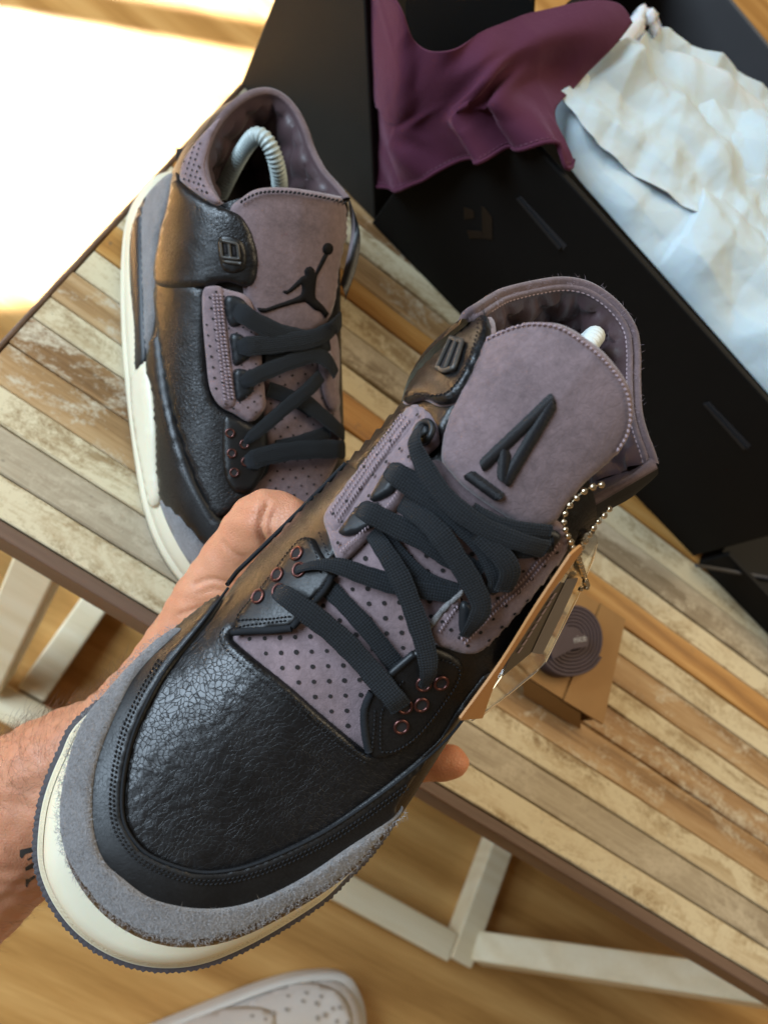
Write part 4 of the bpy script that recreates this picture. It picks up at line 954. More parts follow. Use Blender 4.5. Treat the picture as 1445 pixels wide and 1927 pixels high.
# ================================================================ the arm that holds the shoe
def Dp(x, y, d): return CP + ray((x, y)) * d
def capsule(P, r, k=14):
    """tapered limb with rounded ends"""
    P = np.array(P, float); Q = [P[0]]; R_ = [r[0]]
    pts, rad = [], []
    C = cat3(np.c_[P, np.array(r) * 1.0], 6); pts = list(C[:, :3]); rad = list(C[:, 3])
    d0 = nz(pts[0] - pts[1]); d1 = nz(pts[-1] - pts[-2])
    a = [(pts[0] + d0 * rad[0] * math.sin(t), rad[0] * math.cos(t)) for t in (1.45, 1.1, .7, .35)]
    b = [(pts[-1] + d1 * rad[-1] * math.sin(t), rad[-1] * math.cos(t)) for t in (.35, .7, 1.1, 1.45)]
    L = a + list(zip(pts, rad)) + b
    return tube([q[0] for q in L], [q[1] for q in L], k)
def skin_mat():
    t = NT('skin'); v = t.map()
    a = t.noise(v, 22, 4, .6); b = t.noise(v, 160, 3); sp = t.mr(t.noise(v, 420, 2, .8), .6, .75)
    col = t.mix(t.mr(a, .3, .7), (.52, .22, .115), (.66, .335, .20)); col = t.mix(t.math('MULTIPLY', b, .35), col, (.60, .20, .105)); col = t.mix(t.math('MULTIPLY', sp, .22), col, (.40, .15, .08))
    cr = t.mr(t.voro(t.warp(v, 200, .003), 620, 'DISTANCE_TO_EDGE'), 0, .12); lin = t.math('ADD', t.noise(t.map((1, 1, 1), (0, 0, .6)), 320, 4, .7, 1.2), t.math('MULTIPLY', t.noise(t.map((.25, 1, 1), (.3, .5, .9)), 90, 4, .7, 1.5), 1.2))
    n = t.bump(t.math('ADD', t.math('MULTIPLY', cr, .6), lin), .5, .0004)
    return t.done(col, .48, n, sss=.28, sssr=(1.0, .32, .16), ssss=.007, spec=.42)
def arm():
    mb = MB(); g = lambda P: [Dp(*p[:3]) for p in P]; r = lambda P: [p[3] * .001 for p in P]
    L = [[(-420, 1830, .43, 46), (-150, 1680, .405, 42), (40, 1545, .385, 33), (130, 1470, .378, 29), (250, 1395, .374, 24)],
         [(-420, 1760, .43, 42), (-150, 1610, .405, 38), (30, 1500, .385, 31), (120, 1440, .376, 27), (225, 1385, .372, 22)],
         [(-420, 1880, .43, 40), (-130, 1720, .405, 36), (40, 1590, .388, 28), (140, 1510, .38, 26), (260, 1430, .375, 23)],
         [(150, 1465, .376, 25), (315, 1330, .374, 23), (420, 1210, .372, 20), (500, 1135, .368, 14)],
         [(150, 1480, .376, 25), (320, 1350, .374, 24), (430, 1260, .374, 18), (512, 1208, .37, 14)],
         [(170, 1500, .377, 24), (330, 1400, .376, 21), (430, 1320, .376, 17), (505, 1290, .372, 13)],
         [(180, 1520, .378, 22), (310, 1450, .378, 19), (400, 1400, .377, 15), (462, 1372, .374, 12)],
         # fingers
         [(500, 1135, .368, 13.5), (600, 1165, .366, 10.5), (690, 1200, .362, 10), (760, 1222, .356, 9), (800, 1238, .352, 7.8)],
         [(512, 1208, .37, 13.5), (620, 1262, .368, 10.5), (720, 1310, .364, 10), (790, 1335, .358, 9), (828, 1346, .354, 7.8)],
         [(505, 1290, .372, 13), (610, 1356, .370, 10.3), (710, 1410, .364, 9.8), (790, 1434, .357, 9.0), (850, 1434, .352, 8.2)],
         [(462, 1372, .374, 12), (550, 1440, .372, 9.5), (620, 1500, .366, 8.8), (670, 1535, .36, 7.4)],
         # thumb with its mound
         [(150, 1440, .374, 23), (268, 1325, .364, 20), (350, 1212, .354, 18), (398, 1118, .345, 15.5), (446, 1040, .336, 13.4), (476, 998, .329, 13.2), (505, 982, .324, 14.2), (548, 988, .320, 12)],
         [(230, 1405, .370, 22), (350, 1290, .364, 20), (420, 1185, .358, 16), (460, 1100, .352, 12)],
         [(420, 1120, .352, 15), (480, 1050, .342, 14), (530, 1010, .334, 11)]]
    for P in L: mb.add(*capsule(g(P), r(P)))
    o = mb.build('person', skin_mat(), None, True)
    tag(o, 'bare left forearm and hand with small tattoo, holding up a sneaker from below', 'person')
    m = o.modifiers.new('remesh', 'REMESH'); m.mode = 'VOXEL'; m.voxel_size = .0014; m.use_smooth_shade = True
    m = o.modifiers.new('smooth', 'CORRECTIVE_SMOOTH') if False else o.modifiers.new('smooth', 'SMOOTH'); m.iterations = 16; m.factor = .5
    dg = bpy.context.evaluated_depsgraph_get(); ev = o.evaluated_get(dg); me = bpy.data.meshes.new_from_object(ev)
    o.modifiers.clear(); me.materials.clear(); me.materials.append(o.data.materials[0]); o.data = me
    me.polygons.foreach_set('use_smooth', [True] * len(me.polygons))
    b = np.array(o.location); nv = len(me.vertices); co = np.zeros(nv * 3); me.vertices.foreach_get('co', co); co = co.reshape(-1, 3) + b
    pxs = np.array([topx(c) for c in co]); nv0 = np.zeros(nv * 3); me.vertices.foreach_get('normal', nv0); nv0 = nv0.reshape(-1, 3)
    facing = (nv0 * (CP - co)).sum(1) > 0
    for line, wd_, dp in (([(503, 948), (492, 975), (490, 1002), (500, 1026)], 5, .0022), ([(516, 962), (508, 985), (512, 1010)], 4, .0012), ([(366, 1100), (396, 1090), (440, 1096), (480, 1078)], 4, .0013), ([(340, 1156), (380, 1146), (430, 1160)], 5, .0012), ([(372, 1118), (405, 1110), (440, 1114)], 3.5, .0008), ([(300, 1240), (340, 1225), (372, 1230)], 5, .0010), ([(420, 1020), (438, 1040), (462, 1050)], 4, .0009), ([(190, 1330), (215, 1360), (225, 1400)], 5, .0012), ([(170, 1350), (196, 1380), (206, 1420)], 5, .0009)):
        d = edge_dist(pxs[:, :2], resample(catmull(line, 6), 4), closed=False); co -= nv0 * (facing * dp * np.exp(-(d / wd_) ** 2))[:, None]
    co += nv0 * (.0005 * np.sin(co[:, 0] * 310 + 2 * np.sin(co[:, 1] * 190)) * np.sin(co[:, 1] * 270 + co[:, 2] * 240))[:, None]
    me.vertices.foreach_set('co', (co - b).ravel()); me.update()
    no = np.zeros(nv * 3); me.vertices.foreach_get('normal', no); no = no.reshape(-1, 3)
    bv = BVHTree.FromPolygons([tuple(c) for c in co], [tuple(p.vertices) for p in me.polygons])
    def hit(p):
        l, n, i, d = bv.ray_cast(Vector(CP), Vector(nz(ray(p))));  return (np.array(l), np.array(n)) if l is not None else (None, None)
    # tattoo strokes, inked on the wrist
    ink = plain('tattoo_ink', (.035, .033, .030), .6)
    for q in ([(38, 1599), (61, 1594), (66, 1594), (66, 1602), (49, 1607), (42, 1616), (38, 1612)], [(48, 1632), (61, 1624), (66, 1624), (66, 1632), (49, 1639)], [(49, 1654), (54, 1654), (66, 1646), (68, 1651), (56, 1660), (52, 1670), (49, 1668)], [(52, 1616), (66, 1609), (67, 1612), (53, 1620)]):
        P, F = tri2d(resample(np.array(q, float), 2.5, True), 4); V = []
        for p in P:
            l, n = hit(p); V.append(l + n * .00012 if l is not None else Dp(p[0], p[1], .36))
        a, b_, c = (np.array(V[k]) for k in F[0][:3])
        if np.cross(b_ - a, c - a) @ (CP - a) < 0: F = [f[::-1] for f in F]
        mk('tattoo_stroke', V, F, ink, o, True)
    # arm hair
    hm = plain('arm_hair', (.17, .085, .042), .5)
    axis = nz(Dp(240, 1360, .372) - Dp(-150, 1680, .405)); wrist = Dp(275, 1250, .37)
    mbh = MB(); idx = np.arange(nv); RNG.shuffle(idx); cnt = 0
    for i in idx:
        p = co[i]; q = topx(p); along = (p - wrist) @ axis
        if q[0] < -40 or along > -.002 or no[i] @ nz(CP - p) < -.45: continue
        topside = (q[1] - (1395 - .62 * q[0])) < 130
        if not topside and RNG.random() > .16: continue
        n = no[i]; sd = np.cross(n, axis); ln = RNG.uniform(.006, .015) * (1 if topside else .7)
        d = nz(axis * RNG.uniform(.1, .9) + n * RNG.uniform(.25, .8) + sd * RNG.normal(0, .5)); bd = nz(axis * RNG.normal(.4, .6) - n * .5 + sd * RNG.normal(0, .6))
        C = [p - n * .0003 + d * ln * s_ + bd * ln * .45 * s_ * s_ for s_ in (0, .35, .7, 1)]
        mbh.add(*tube(C, [.00005, .000045, .00004, .00002], 3, caps=False)); cnt += 1
        if cnt > 1300: break
    mbh.build('arm_hair', hm, o, True, kind='stuff')
arm()

# ================================================================ black box, paper, bag
M_box = plain('black_card', (.0048, .0045, .0042), .6, 500, .00006, .15, spec=.14)
M_boxin = plain('charcoal_card', (.055, .053, .055), .6, 500, .00006, .1)
M_gloss = plain('gloss_black_print', (.006, .005, .005), .25)
bA, bB = W((698, 421), TABLE), W((1303, 1048), TABLE)
bu = nz(bB - bA); bv_ = np.cross([0, 0, 1.], bu); bL = np.linalg.norm(bB - bA); BH = .144
def bp(u, v, z): return bA + bu * u + bv_ * v + np.array([0, 0, z + .0005])
def slab(name, mat, par, u0, u1, v0, v1, z0, z1, bev=.0012):
    c = bp((u0 + u1) / 2, (v0 + v1) / 2, (z0 + z1) / 2); o = MB().box(c, bu * (u1 - u0) / 2, bv_ * (v1 - v0) / 2, np.array([0, 0, (z1 - z0) / 2])).build(name, mat, par); bevel(o, bev); return o
BD = .290
def shoe_box():
    t = empty('shoe_box', bp(bL / 2, BD / 2, 0), 'open black shoe box with slotted side wall, filled with white tissue paper', 'shoe box')
    th = .005
    w = slab('side_wall', M_box, t, 0, bL, 0, th, 0, BH)
    # the far wall rises to the edge line seen against the floor
    slab('far_wall', M_boxin, t, 0, bL, BD, BD + th, 0, BH)
    slab('end_wall', M_box, t, .0, th, th + .0002, BD - .0002, 0, BH); slab('end_wall', M_box, t, bL - th, bL, th + .0002, BD - .0002, 0, BH)
    slab('bottom', M_box, t, th + .0002, bL - th - .0002, th + .0002, BD - .0002, 0, .004)
    # slots, tabs and printed mark on the near wall
    n = -bv_
    def face(name, P, mat, up=.0008, d=.0016):
        Q = [wplane(p, bp(0, 0, 0), n) for p in P]; k = len(Q); V = [q + n * up for q in Q] + [q - n * d for q in Q]
        o = fixn(mk(name, V, [tuple(range(k))] + [(i, (i + 1) % k, k + (i + 1) % k, k + i) for i in range(k)], mat, w, False)); return o
    face('slot', [(974, 372), (980, 369), (1066, 462), (1060, 470), (1052, 466)], M_hole, .0003)
    face('slot_tab', [(973, 373), (978, 371), (1057, 463), (1053, 468)], M_tpu, .0016)
    face('slot', [(1325, 758), (1334, 756), (1412, 838), (1404, 848), (1396, 842)], M_hole, .0003); face('slot_tab', [(1324, 759), (1329, 757), (1404, 840), (1400, 845)], M_tpu, .0016)
    for P in ([(906, 386), (914, 391), (926, 408), (927, 451), (908, 448), (908, 428)], [(878, 432), (907, 434), (908, 448), (884, 449)], [(873, 388), (892, 396), (893, 410), (874, 413)]):
        face('printed_mark', P, M_gloss, .0005)
    return t
shoe_box()
def box_lid():
    # panel standing in line with the box wall
    a, b = W((452, 160), TABLE), W((705, 418), TABLE); n = np.cross(nz(b - a), [0, 0, 1.]); n = n if n @ (CP - a) > 0 else -n
    t = empty('upright_carton', (a + b) / 2, 'tall black carton standing upright beside the shoe box and the plum bag', 'carton')
    P = [wplane(p, a, n) for p in ((452, 160), (706, 419), (684, -60), (538, -60))]
    k = 4; V = [p + np.array([0, 0, .0005]) for p in P] + [p - n * .045 + np.array([0, 0, .0005]) for p in P]
    o = fixn(mk('panel', V, [(0, 1, 2, 3), (7, 6, 5, 4)] + [(i, (i + 1) % 4, 4 + (i + 1) % 4, 4 + i) for i in range(4)], plain('dark_card', (.018, .017, .015), .55, 500, .00006, .15, spec=.3), t, False)); bevel(o, .0015)
    # dark plate added to stand in for the black interior behind the bag
    a2 = a - n * .12; P = [wplane(p, a2, n) for p in ((640, 330), (990, 330), (1004, -60), (660, -60))]
    V = P + [p - n * .004 for p in P]
    fixn(mk('dark_backing', V, [(0, 1, 2, 3), (7, 6, 5, 4)] + [(i, (i + 1) % 4, 4 + (i + 1) % 4, 4 + i) for i in range(4)], M_box, t, False))
box_lid()
def box_tray():
    t = empty('box_tray', bp(bL + .15, .08, 0), 'black box tray with a pale rim, butted against the end of the shoe box', 'box tray')
    slab('near_wall', M_box, t, bL + .006, bL + .30, -.001, .004, 0, .030)
    slab('bottom', M_box, t, bL + .006, bL + .30, .0045, .24, 0, .022)
    P = [W((1311, 1064), TABLE + .026), W((1470, 1092), TABLE + .026)]
    d = nz(P[1] - P[0]); mk('pale_rim', *tube([P[0] - d * .001, P[1]], .0016, 6), M_boxin, t)
box_tray()
def grid_from_rows(rows, nu, nv, fn=None):
    fn = fn or (lambda p: W(p[:2], TABLE + p[2]))
    R_ = []
    for r in rows:
        c = cat3([fn(p) for p in r], 8); d = np.r_[0, np.cumsum(np.linalg.norm(np.diff(c, axis=0), axis=1))]
        R_.append(np.stack([np.interp(np.linspace(0, d[-1], nu), d, c[:, k]) for k in range(3)], 1))
    R_ = np.array(R_); out = np.zeros((nv, nu, 3))
    for j in range(nu):
        c = cat3(R_[:, j], 10); out[:, j] = np.stack([np.interp(np.linspace(0, 1, nv), np.linspace(0, 1, len(c)), c[:, k]) for k in range(3)], 1)
    return out
def gnormals(G):
    du = np.gradient(G, axis=1); dv = np.gradient(G, axis=0); n = np.cross(du, dv); n /= np.linalg.norm(n, axis=2)[..., None] + 1e-12
    return n if n[..., 2].mean() > 0 else -n
def crumple(G, seed, amp, cells):
    """faceted folds: each facet is a tilted plane, neighbours meet in sharp creases"""
    rg = np.random.default_rng(seed); h = np.zeros(G.shape[:2]); ctr = G.reshape(-1, 3).mean(0)
    P = G - ctr
    for cnt, a in zip(cells, amp):
        pts = rg.uniform(P.reshape(-1, 3).min(0), P.reshape(-1, 3).max(0), (cnt, 3)); off = rg.uniform(-1, 1, cnt); gr = rg.normal(0, 1, (cnt, 3)); gr /= np.linalg.norm(gr, axis=1)[:, None]
        D = np.linalg.norm(P[:, :, None, :] - pts[None, None], axis=3); k = D.argsort(axis=2)[:, :, :2]
        d1 = np.take_along_axis(D, k[:, :, :1], 2)[..., 0]; d2 = np.take_along_axis(D, k[:, :, 1:2], 2)[..., 0]
        sc = (np.ptp(P[..., 0]) * np.ptp(P[..., 1]) / cnt) ** .5
        ridge = np.clip((d2 - d1) / sc, 0, 1)
        loc = ((P - pts[k[:, :, 0]]) * gr[k[:, :, 0]]).sum(2) / sc
        h += a * (.55 * (1 - ridge) ** 1.5 * np.sign(off[k[:, :, 0]] + off[k[:, :, 1]]) + .8 * loc * ridge)
    return h
def tissue():
    rows = [[(1028, 186, .128), (1062, 300, .128), (1150, 408, .128), (1290, 566, .128), (1475, 776, .128)],
            [(1075, 165, .137), (1130, 270, .134), (1240, 380, .136), (1350, 480, .138), (1485, 610, .138)],
            [(1115, 125, .140), (1200, 210, .128), (1300, 310, .130), (1390, 390, .132), (1490, 480, .132)],
            [(1140, 92, .146), (1225, 120, .138), (1320, 210, .136), (1400, 290, .136), (1495, 370, .136)],
            [(1122, 108, .150), (1215, 62, .146), (1278, 100, .142), (1370, 155, .140), (1490, 228, .140)]]
    G = grid_from_rows(rows, 150, 150); n = gnormals(G)
    rg = np.random.default_rng(3); h = crumple(G, 5, (.0040,), (10,)) + .003 * np.sin(G[..., 0] * 38 + G[..., 1] * 22)
    for k in range(30):                          # straight creases running in many directions
        an = rg.uniform(0, math.pi); d = np.array([math.cos(an), math.sin(an)]); e = np.array([-d[1], d[0]]); wl = rg.uniform(.030, .11) if k < 14 else rg.uniform(.018, .045); P2 = G[..., :2]
        x = (P2 @ d) / wl + rg.uniform(0, 9) + .25 * np.sin((P2 @ e) * rg.uniform(15, 45) + rg.uniform(0, 6)); tri = np.abs((x % 1) - .5) * 2
        mask = np.clip(np.sin((P2 @ e) * rg.uniform(12, 30) + rg.uniform(0, 6)) + .2, 0, 1) * np.clip(np.sin((P2 @ d) * rg.uniform(8, 25) + rg.uniform(0, 6)) + .4, 0, 1)
        h = h + wl * (.075 if k < 14 else .04) * tri * mask
    ed = np.minimum(np.linspace(0, 1, 150)[:, None] * 8, 1) * np.ones((150, 150)); G = G + n * (h * ed)[..., None]
    t = NT('tissue_paper'); v = t.map()
    nn = t.noise(v, 35, 5, .6); bmp = t.bump(t.math('ADD', t.voro(t.warp(v, 30, .02), 75, 'DISTANCE_TO_EDGE'), t.math('MULTIPLY', t.noise(v, 160, 4, .7), .4)), .35, .0010)
    m = t.done(t.mix(nn, (.50, .525, .545), (.60, .615, .62)), .55, bmp, spec=.25, trans=0, sss=.25, ssss=.01)
    o = mk('tissue_paper', G.reshape(-1, 3), grid_faces(150, 150), m, None, True); tag(o, 'crumpled white tissue paper spilling up inside the black shoe box', 'tissue paper')
    so = o.modifiers.new('thick', 'SOLIDIFY'); so.thickness = .0004; so.offset = -1
    # a second leaf folded over the first
    rows2 = [[(1050, 176, .146), (1108, 250, .147), (1200, 322, .148), (1310, 412, .148), (1480, 560, .148)],
             [(1085, 150, .150), (1150, 214, .149), (1246, 292, .149), (1350, 374, .149), (1485, 480, .149)],
             [(1118, 116, .152), (1200, 158, .150), (1290, 230, .148), (1385, 306, .148), (1490, 390, .148)],
             [(1130, 100, .153), (1222, 78, .150), (1284, 118, .146), (1374, 176, .145), (1488, 250, .145)]]
    G2 = grid_from_rows(rows2, 120, 80); n2 = gnormals(G2); h2 = np.zeros(G2.shape[:2]); rg = np.random.default_rng(8)
    for k in range(20):
        an = rg.uniform(0, math.pi); d = np.array([math.cos(an), math.sin(an)]); e = np.array([-d[1], d[0]]); wl = rg.uniform(.035, .10) if k < 12 else rg.uniform(.016, .04); P2 = G2[..., :2]
        x = (P2 @ d) / wl + rg.uniform(0, 9) + .2 * np.sin((P2 @ e) * rg.uniform(15, 45)); tri = np.abs((x % 1) - .5) * 2
        h2 += wl * (.07 if k < 12 else .04) * tri * np.clip(np.sin((P2 @ e) * rg.uniform(12, 30) + rg.uniform(0, 6)) + .2, 0, 1)
    G2 = G2 + n2 * (h2 - h2.mean() + .002)[..., None]
    lf = mk('folded_leaf', G2.reshape(-1, 3), grid_faces(80, 120), m, o, True); so = lf.modifiers.new('thick', 'SOLIDIFY'); so.thickness = .0004; so.offset = -1
    # twisted corner sticking up
    C = [W(p[:2], TABLE + p[2]) for p in ((1150, 100, .148), (1185, 62, .150), (1205, 30, .154), (1228, 38, .156), (1238, 66, .152))]
    mkc = cat3(C, 8); V, F = tube(mkc, np.interp(np.arange(len(mkc)), [0, 12, 22, len(mkc) - 1], [.010, .006, .0045, .003]), 14)
    V = [np.array(q) + .0013 * np.array([math.sin(q[0] * 900), math.cos(q[1] * 1100), math.sin(q[2] * 1300 + q[0] * 700)]) for q in V]
    mk('twisted_corner', V, F, m, o, True)
tissue()
def dust_bag():
    rows = [[(640, -130, .085), (738, -6, .100), (786, 84, .110), (845, 95, .120), (900, 65, .126), (960, 40, .130), (1010, 20, .134), (1100, 4, .140), (1160, 12, .142), (1186, 46, .140)],
            [(640, 50, .080), (740, 125, .098), (790, 150, .110), (850, 140, .120), (910, 110, .128), (970, 84, .132), (1030, 66, .136), (1090, 62, .138), (1130, 70, .138), (1150, 92, .134)],
            [(652, 150, .062), (740, 190, .080), (790, 205, .096), (850, 188, .112), (910, 152, .122), (975, 126, .124), (1020, 128, .120), (1050, 140, .116), (1072, 150, .112), (1096, 150, .110)],
            [(664, 240, .046), (745, 246, .058), (800, 236, .076), (860, 212, .096), (925, 186, .110), (985, 172, .112), (1020, 185, .108), (1036, 200, .103), (1042, 205, .100), (1046, 206, .098)],
            [(682, 290, .034), (742, 300, .044), (800, 278, .058), (860, 256, .074), (930, 238, .090), (1000, 226, .100), (1030, 232, .100), (1050, 246, .098), (1062, 262, .096), (1066, 268, .094)],
            [(694, 345, .022), (742, 360, .027), (800, 331, .046), (870, 302, .062), (955, 287, .078), (1030, 272, .092), (1052, 292, .091), (1068, 312, .088), (1080, 310, .090), (1083, 296, .092)]]
    def bagpt(p):
        q = wplane(p[:2], bp(0, np.interp(p[0], [660, 730], [.040, -.011]), 0), bv_)
        return q if q[2] - TABLE < .150 else W(p[:2], TABLE + .150 + max(0, p[2] - .118) * .9)
    G = grid_from_rows(rows, 130, 110, bagpt); n = gnormals(G)
    uu, vv = np.meshgrid(np.linspace(0, 1, 130), np.linspace(0, 1, 110))
    h = (.0034) * np.sin(uu * 15 + vv * 3.0 + 1.1 * np.sin(vv * 5)) * (.25 + .75 * vv) + .0014 * np.sin(uu * 31 - vv * 6) * vv ** 2 + crumple(G, 11, (.004,), (14,)) * .6
    h += .011 * np.exp(-((uu - .66) / .035) ** 2) * np.clip(vv * 2 - .5, 0, 1) - .010 * np.exp(-((uu - .72) / .04) ** 2) * np.clip(vv * 2 - .5, 0, 1)
    G = G + n * h[..., None]
    t = NT('plum_cotton'); v = t.map()
    a = t.noise(v, 14, 3); w = t.noise(v, 2200, 2)
    m = t.done(t.mix(a, (.060, .014, .030), (.088, .022, .044)), .8, t.bump(t.math('ADD', w, t.math('MULTIPLY', t.noise(v, 90, 5, .7), 2.0)), .5, .0006), sheen=.22, sheenr=.4, sheenc=(.8, .45, .6, 1), spec=.12)
    o = mk('dust_bag', G.reshape(-1, 3), grid_faces(110, 130), m, None, True); tag(o, 'plum cotton dust bag draped over the wall of the black shoe box', 'dust bag')
    so = o.modifiers.new('thick', 'SOLIDIFY'); so.thickness = .0012; so.offset = -1
    hem = resample(G[-1], .003); mk('hem', *tube(hem, .0013, 8), m, o, True)
    mb = MB(); H2 = resample(G[-5], .0032)
    for i in range(len(H2) - 1):
        c = (H2[i] + H2[i + 1]) / 2; d = H2[i + 1] - H2[i]; mb.add(*tube([c - d * .3, c + np.array([0, 0, .0006]), c + d * .3], [.0002, .0004, .0002], 5))
    mb.build('hem_stitching', plain('plum_thread', (.12, .035, .065), .6), o, True, kind='stuff')
dust_bag()

# ================================================================ kraft sleeve and rolled laces
M_kraft = plain('kraft_card', (.32, .165, .048), .7, 700, .0001, .12)
def kraft():
    z = .017
    tl, tr, br, bl = (W(p, TABLE + z) for p in ((1040, 1082), (1172, 1166), (1130, 1363), (985, 1270)))
    t = empty('card_sleeve', (tl + tr + br + bl) / 4 * np.array([1, 1, 0]) + np.array([0, 0, TABLE]), 'folded brown kraft card sleeve lying on the slatted table', 'card sleeve')
    def plate(name, P, d, mat=M_kraft):
        P = [np.array(p) for p in P]; n = nz(np.cross(P[1] - P[0], P[2] - P[0])); k = len(P); V = P + [p - n * d for p in P]
        return fixn(mk(name, V, [tuple(range(k)), tuple(range(2 * k - 1, k - 1, -1))] + [(i, (i + 1) % k, k + (i + 1) % k, k + i) for i in range(k)], mat, t, False))
    dn = lambda p, f=1.0: p - np.array([0, 0, z * f - .0008])
    plate('top_leaf', [tl, tr, br, bl], .0011)
    e = np.array([0, 0, .0014]); m0 = W((1127, 1137), TABLE + z); m1 = W((1056, 1318), TABLE + z)
    plate('folded_leaf', [m0 + e, tr + e * 1.05, br + e * 1.05, m1 + e], .0011)
    fb = W((1092, 1371), TABLE + .001); fl = W((985, 1306), TABLE + .001)
    plate('front_leaf', [bl - np.array([0, 0, .0012]), br * .75 + bl * .25 - np.array([0, 0, .0012]), fb, fl], .0008)
    plate('bottom_leaf', [dn(tl), dn(tr), dn(br) + .1 * (bl - br), dn(bl)], .0005)
    inw = nz((tl + bl) / 2 - (tr + br) / 2) * .006
    plate('side_leaf', [tr + inw - np.array([0, 0, .0016]), br + inw - np.array([0, 0, .0016]), dn(br) + inw, dn(tr) + inw], .0008)
    # roll
    c = W((1064, 1205), TABLE + z + .004); a = nz((tr - tl)); b = np.cross([0, 0, 1.], a)
    ro = empty('lace_roll', c - np.array([0, 0, .004 - .0003]), 'rolled plum spare laces with a small white printed word, lying on the kraft sleeve', 'laces')
    M = plain('plum_lace_roll', (.075, .050, .056), .75, 1500, .0003, .2)
    turns = 7; nn = 40 * turns; V = []; hgt = .010
    tilt = nz(ray((1064, 1205)))
    for i in range(nn + 1):
        an = 2 * math.pi * i / 40; r = .0060 + .0025 * an / (2 * math.pi); r2 = r + .0021
        ex = 1 + .12 * math.sin(an * 2 + .4)
        for rr, zz in ((r, 0), (r2, 0), (r2, hgt), (r2 - .0004, hgt + .0005), (r + .0004, hgt + .0005), (r, hgt)):
            V.append(c + (a * math.cos(an) + b * math.sin(an) * 1.12) * rr * ex + np.array([0, 0, zz - .004 + .0006]))
    F = grid_faces(nn + 1, 6, wrap_c=True) + [(0, 1, 2, 3, 4, 5), tuple(nn * 6 + j for j in range(6))]
    fixn(mk('coil', V, F, M, ro))
    # the loose tongue of the lace folded over the coil, carrying the word
    q = [W(p, TABLE + z + .0145) for p in ((1038, 1176), (1080, 1180), (1106, 1200), (1106, 1216), (1076, 1222), (1040, 1240), (1030, 1210))]
    k = len(q); V = q + [p - np.array([0, 0, .0012]) for p in q]
    o = fixn(mk('lace_end', V, [tuple(range(k)), tuple(range(2 * k - 1, k - 1, -1))] + [(i, (i + 1) % k, k + (i + 1) % k, k + i) for i in range(k)], M, ro, False))
    cu = bpy.data.curves.new('printed_word', 'FONT'); cu.body = 'nice'; cu.size = .0068; cu.extrude = .0001; cu.align_x = 'CENTER'
    to = bpy.data.objects.new('printed_word', cu); COL.objects.link(to); to.parent = ro; cu.materials.append(plain('white_print', (.50, .48, .47), .6))
    p0, p1 = W((1078, 1211), TABLE + z + .0149), W((1106, 1205), TABLE + z + .0149); xx = nz(p1 - p0); yy = np.cross([0, 0, 1.], xx); mid = (p0 + p1) / 2 - base_of(ro)
    me = bpy.data.meshes.new_from_object(to); bpy.data.objects.remove(to); to = bpy.data.objects.new('printed_word', me); COL.objects.link(to); to.parent = ro
    to.matrix_local = Matrix([[xx[i], yy[i], (0, 0, 1)[i], mid[i]] for i in range(3)] + [[0, 0, 0, 1]])
kraft()

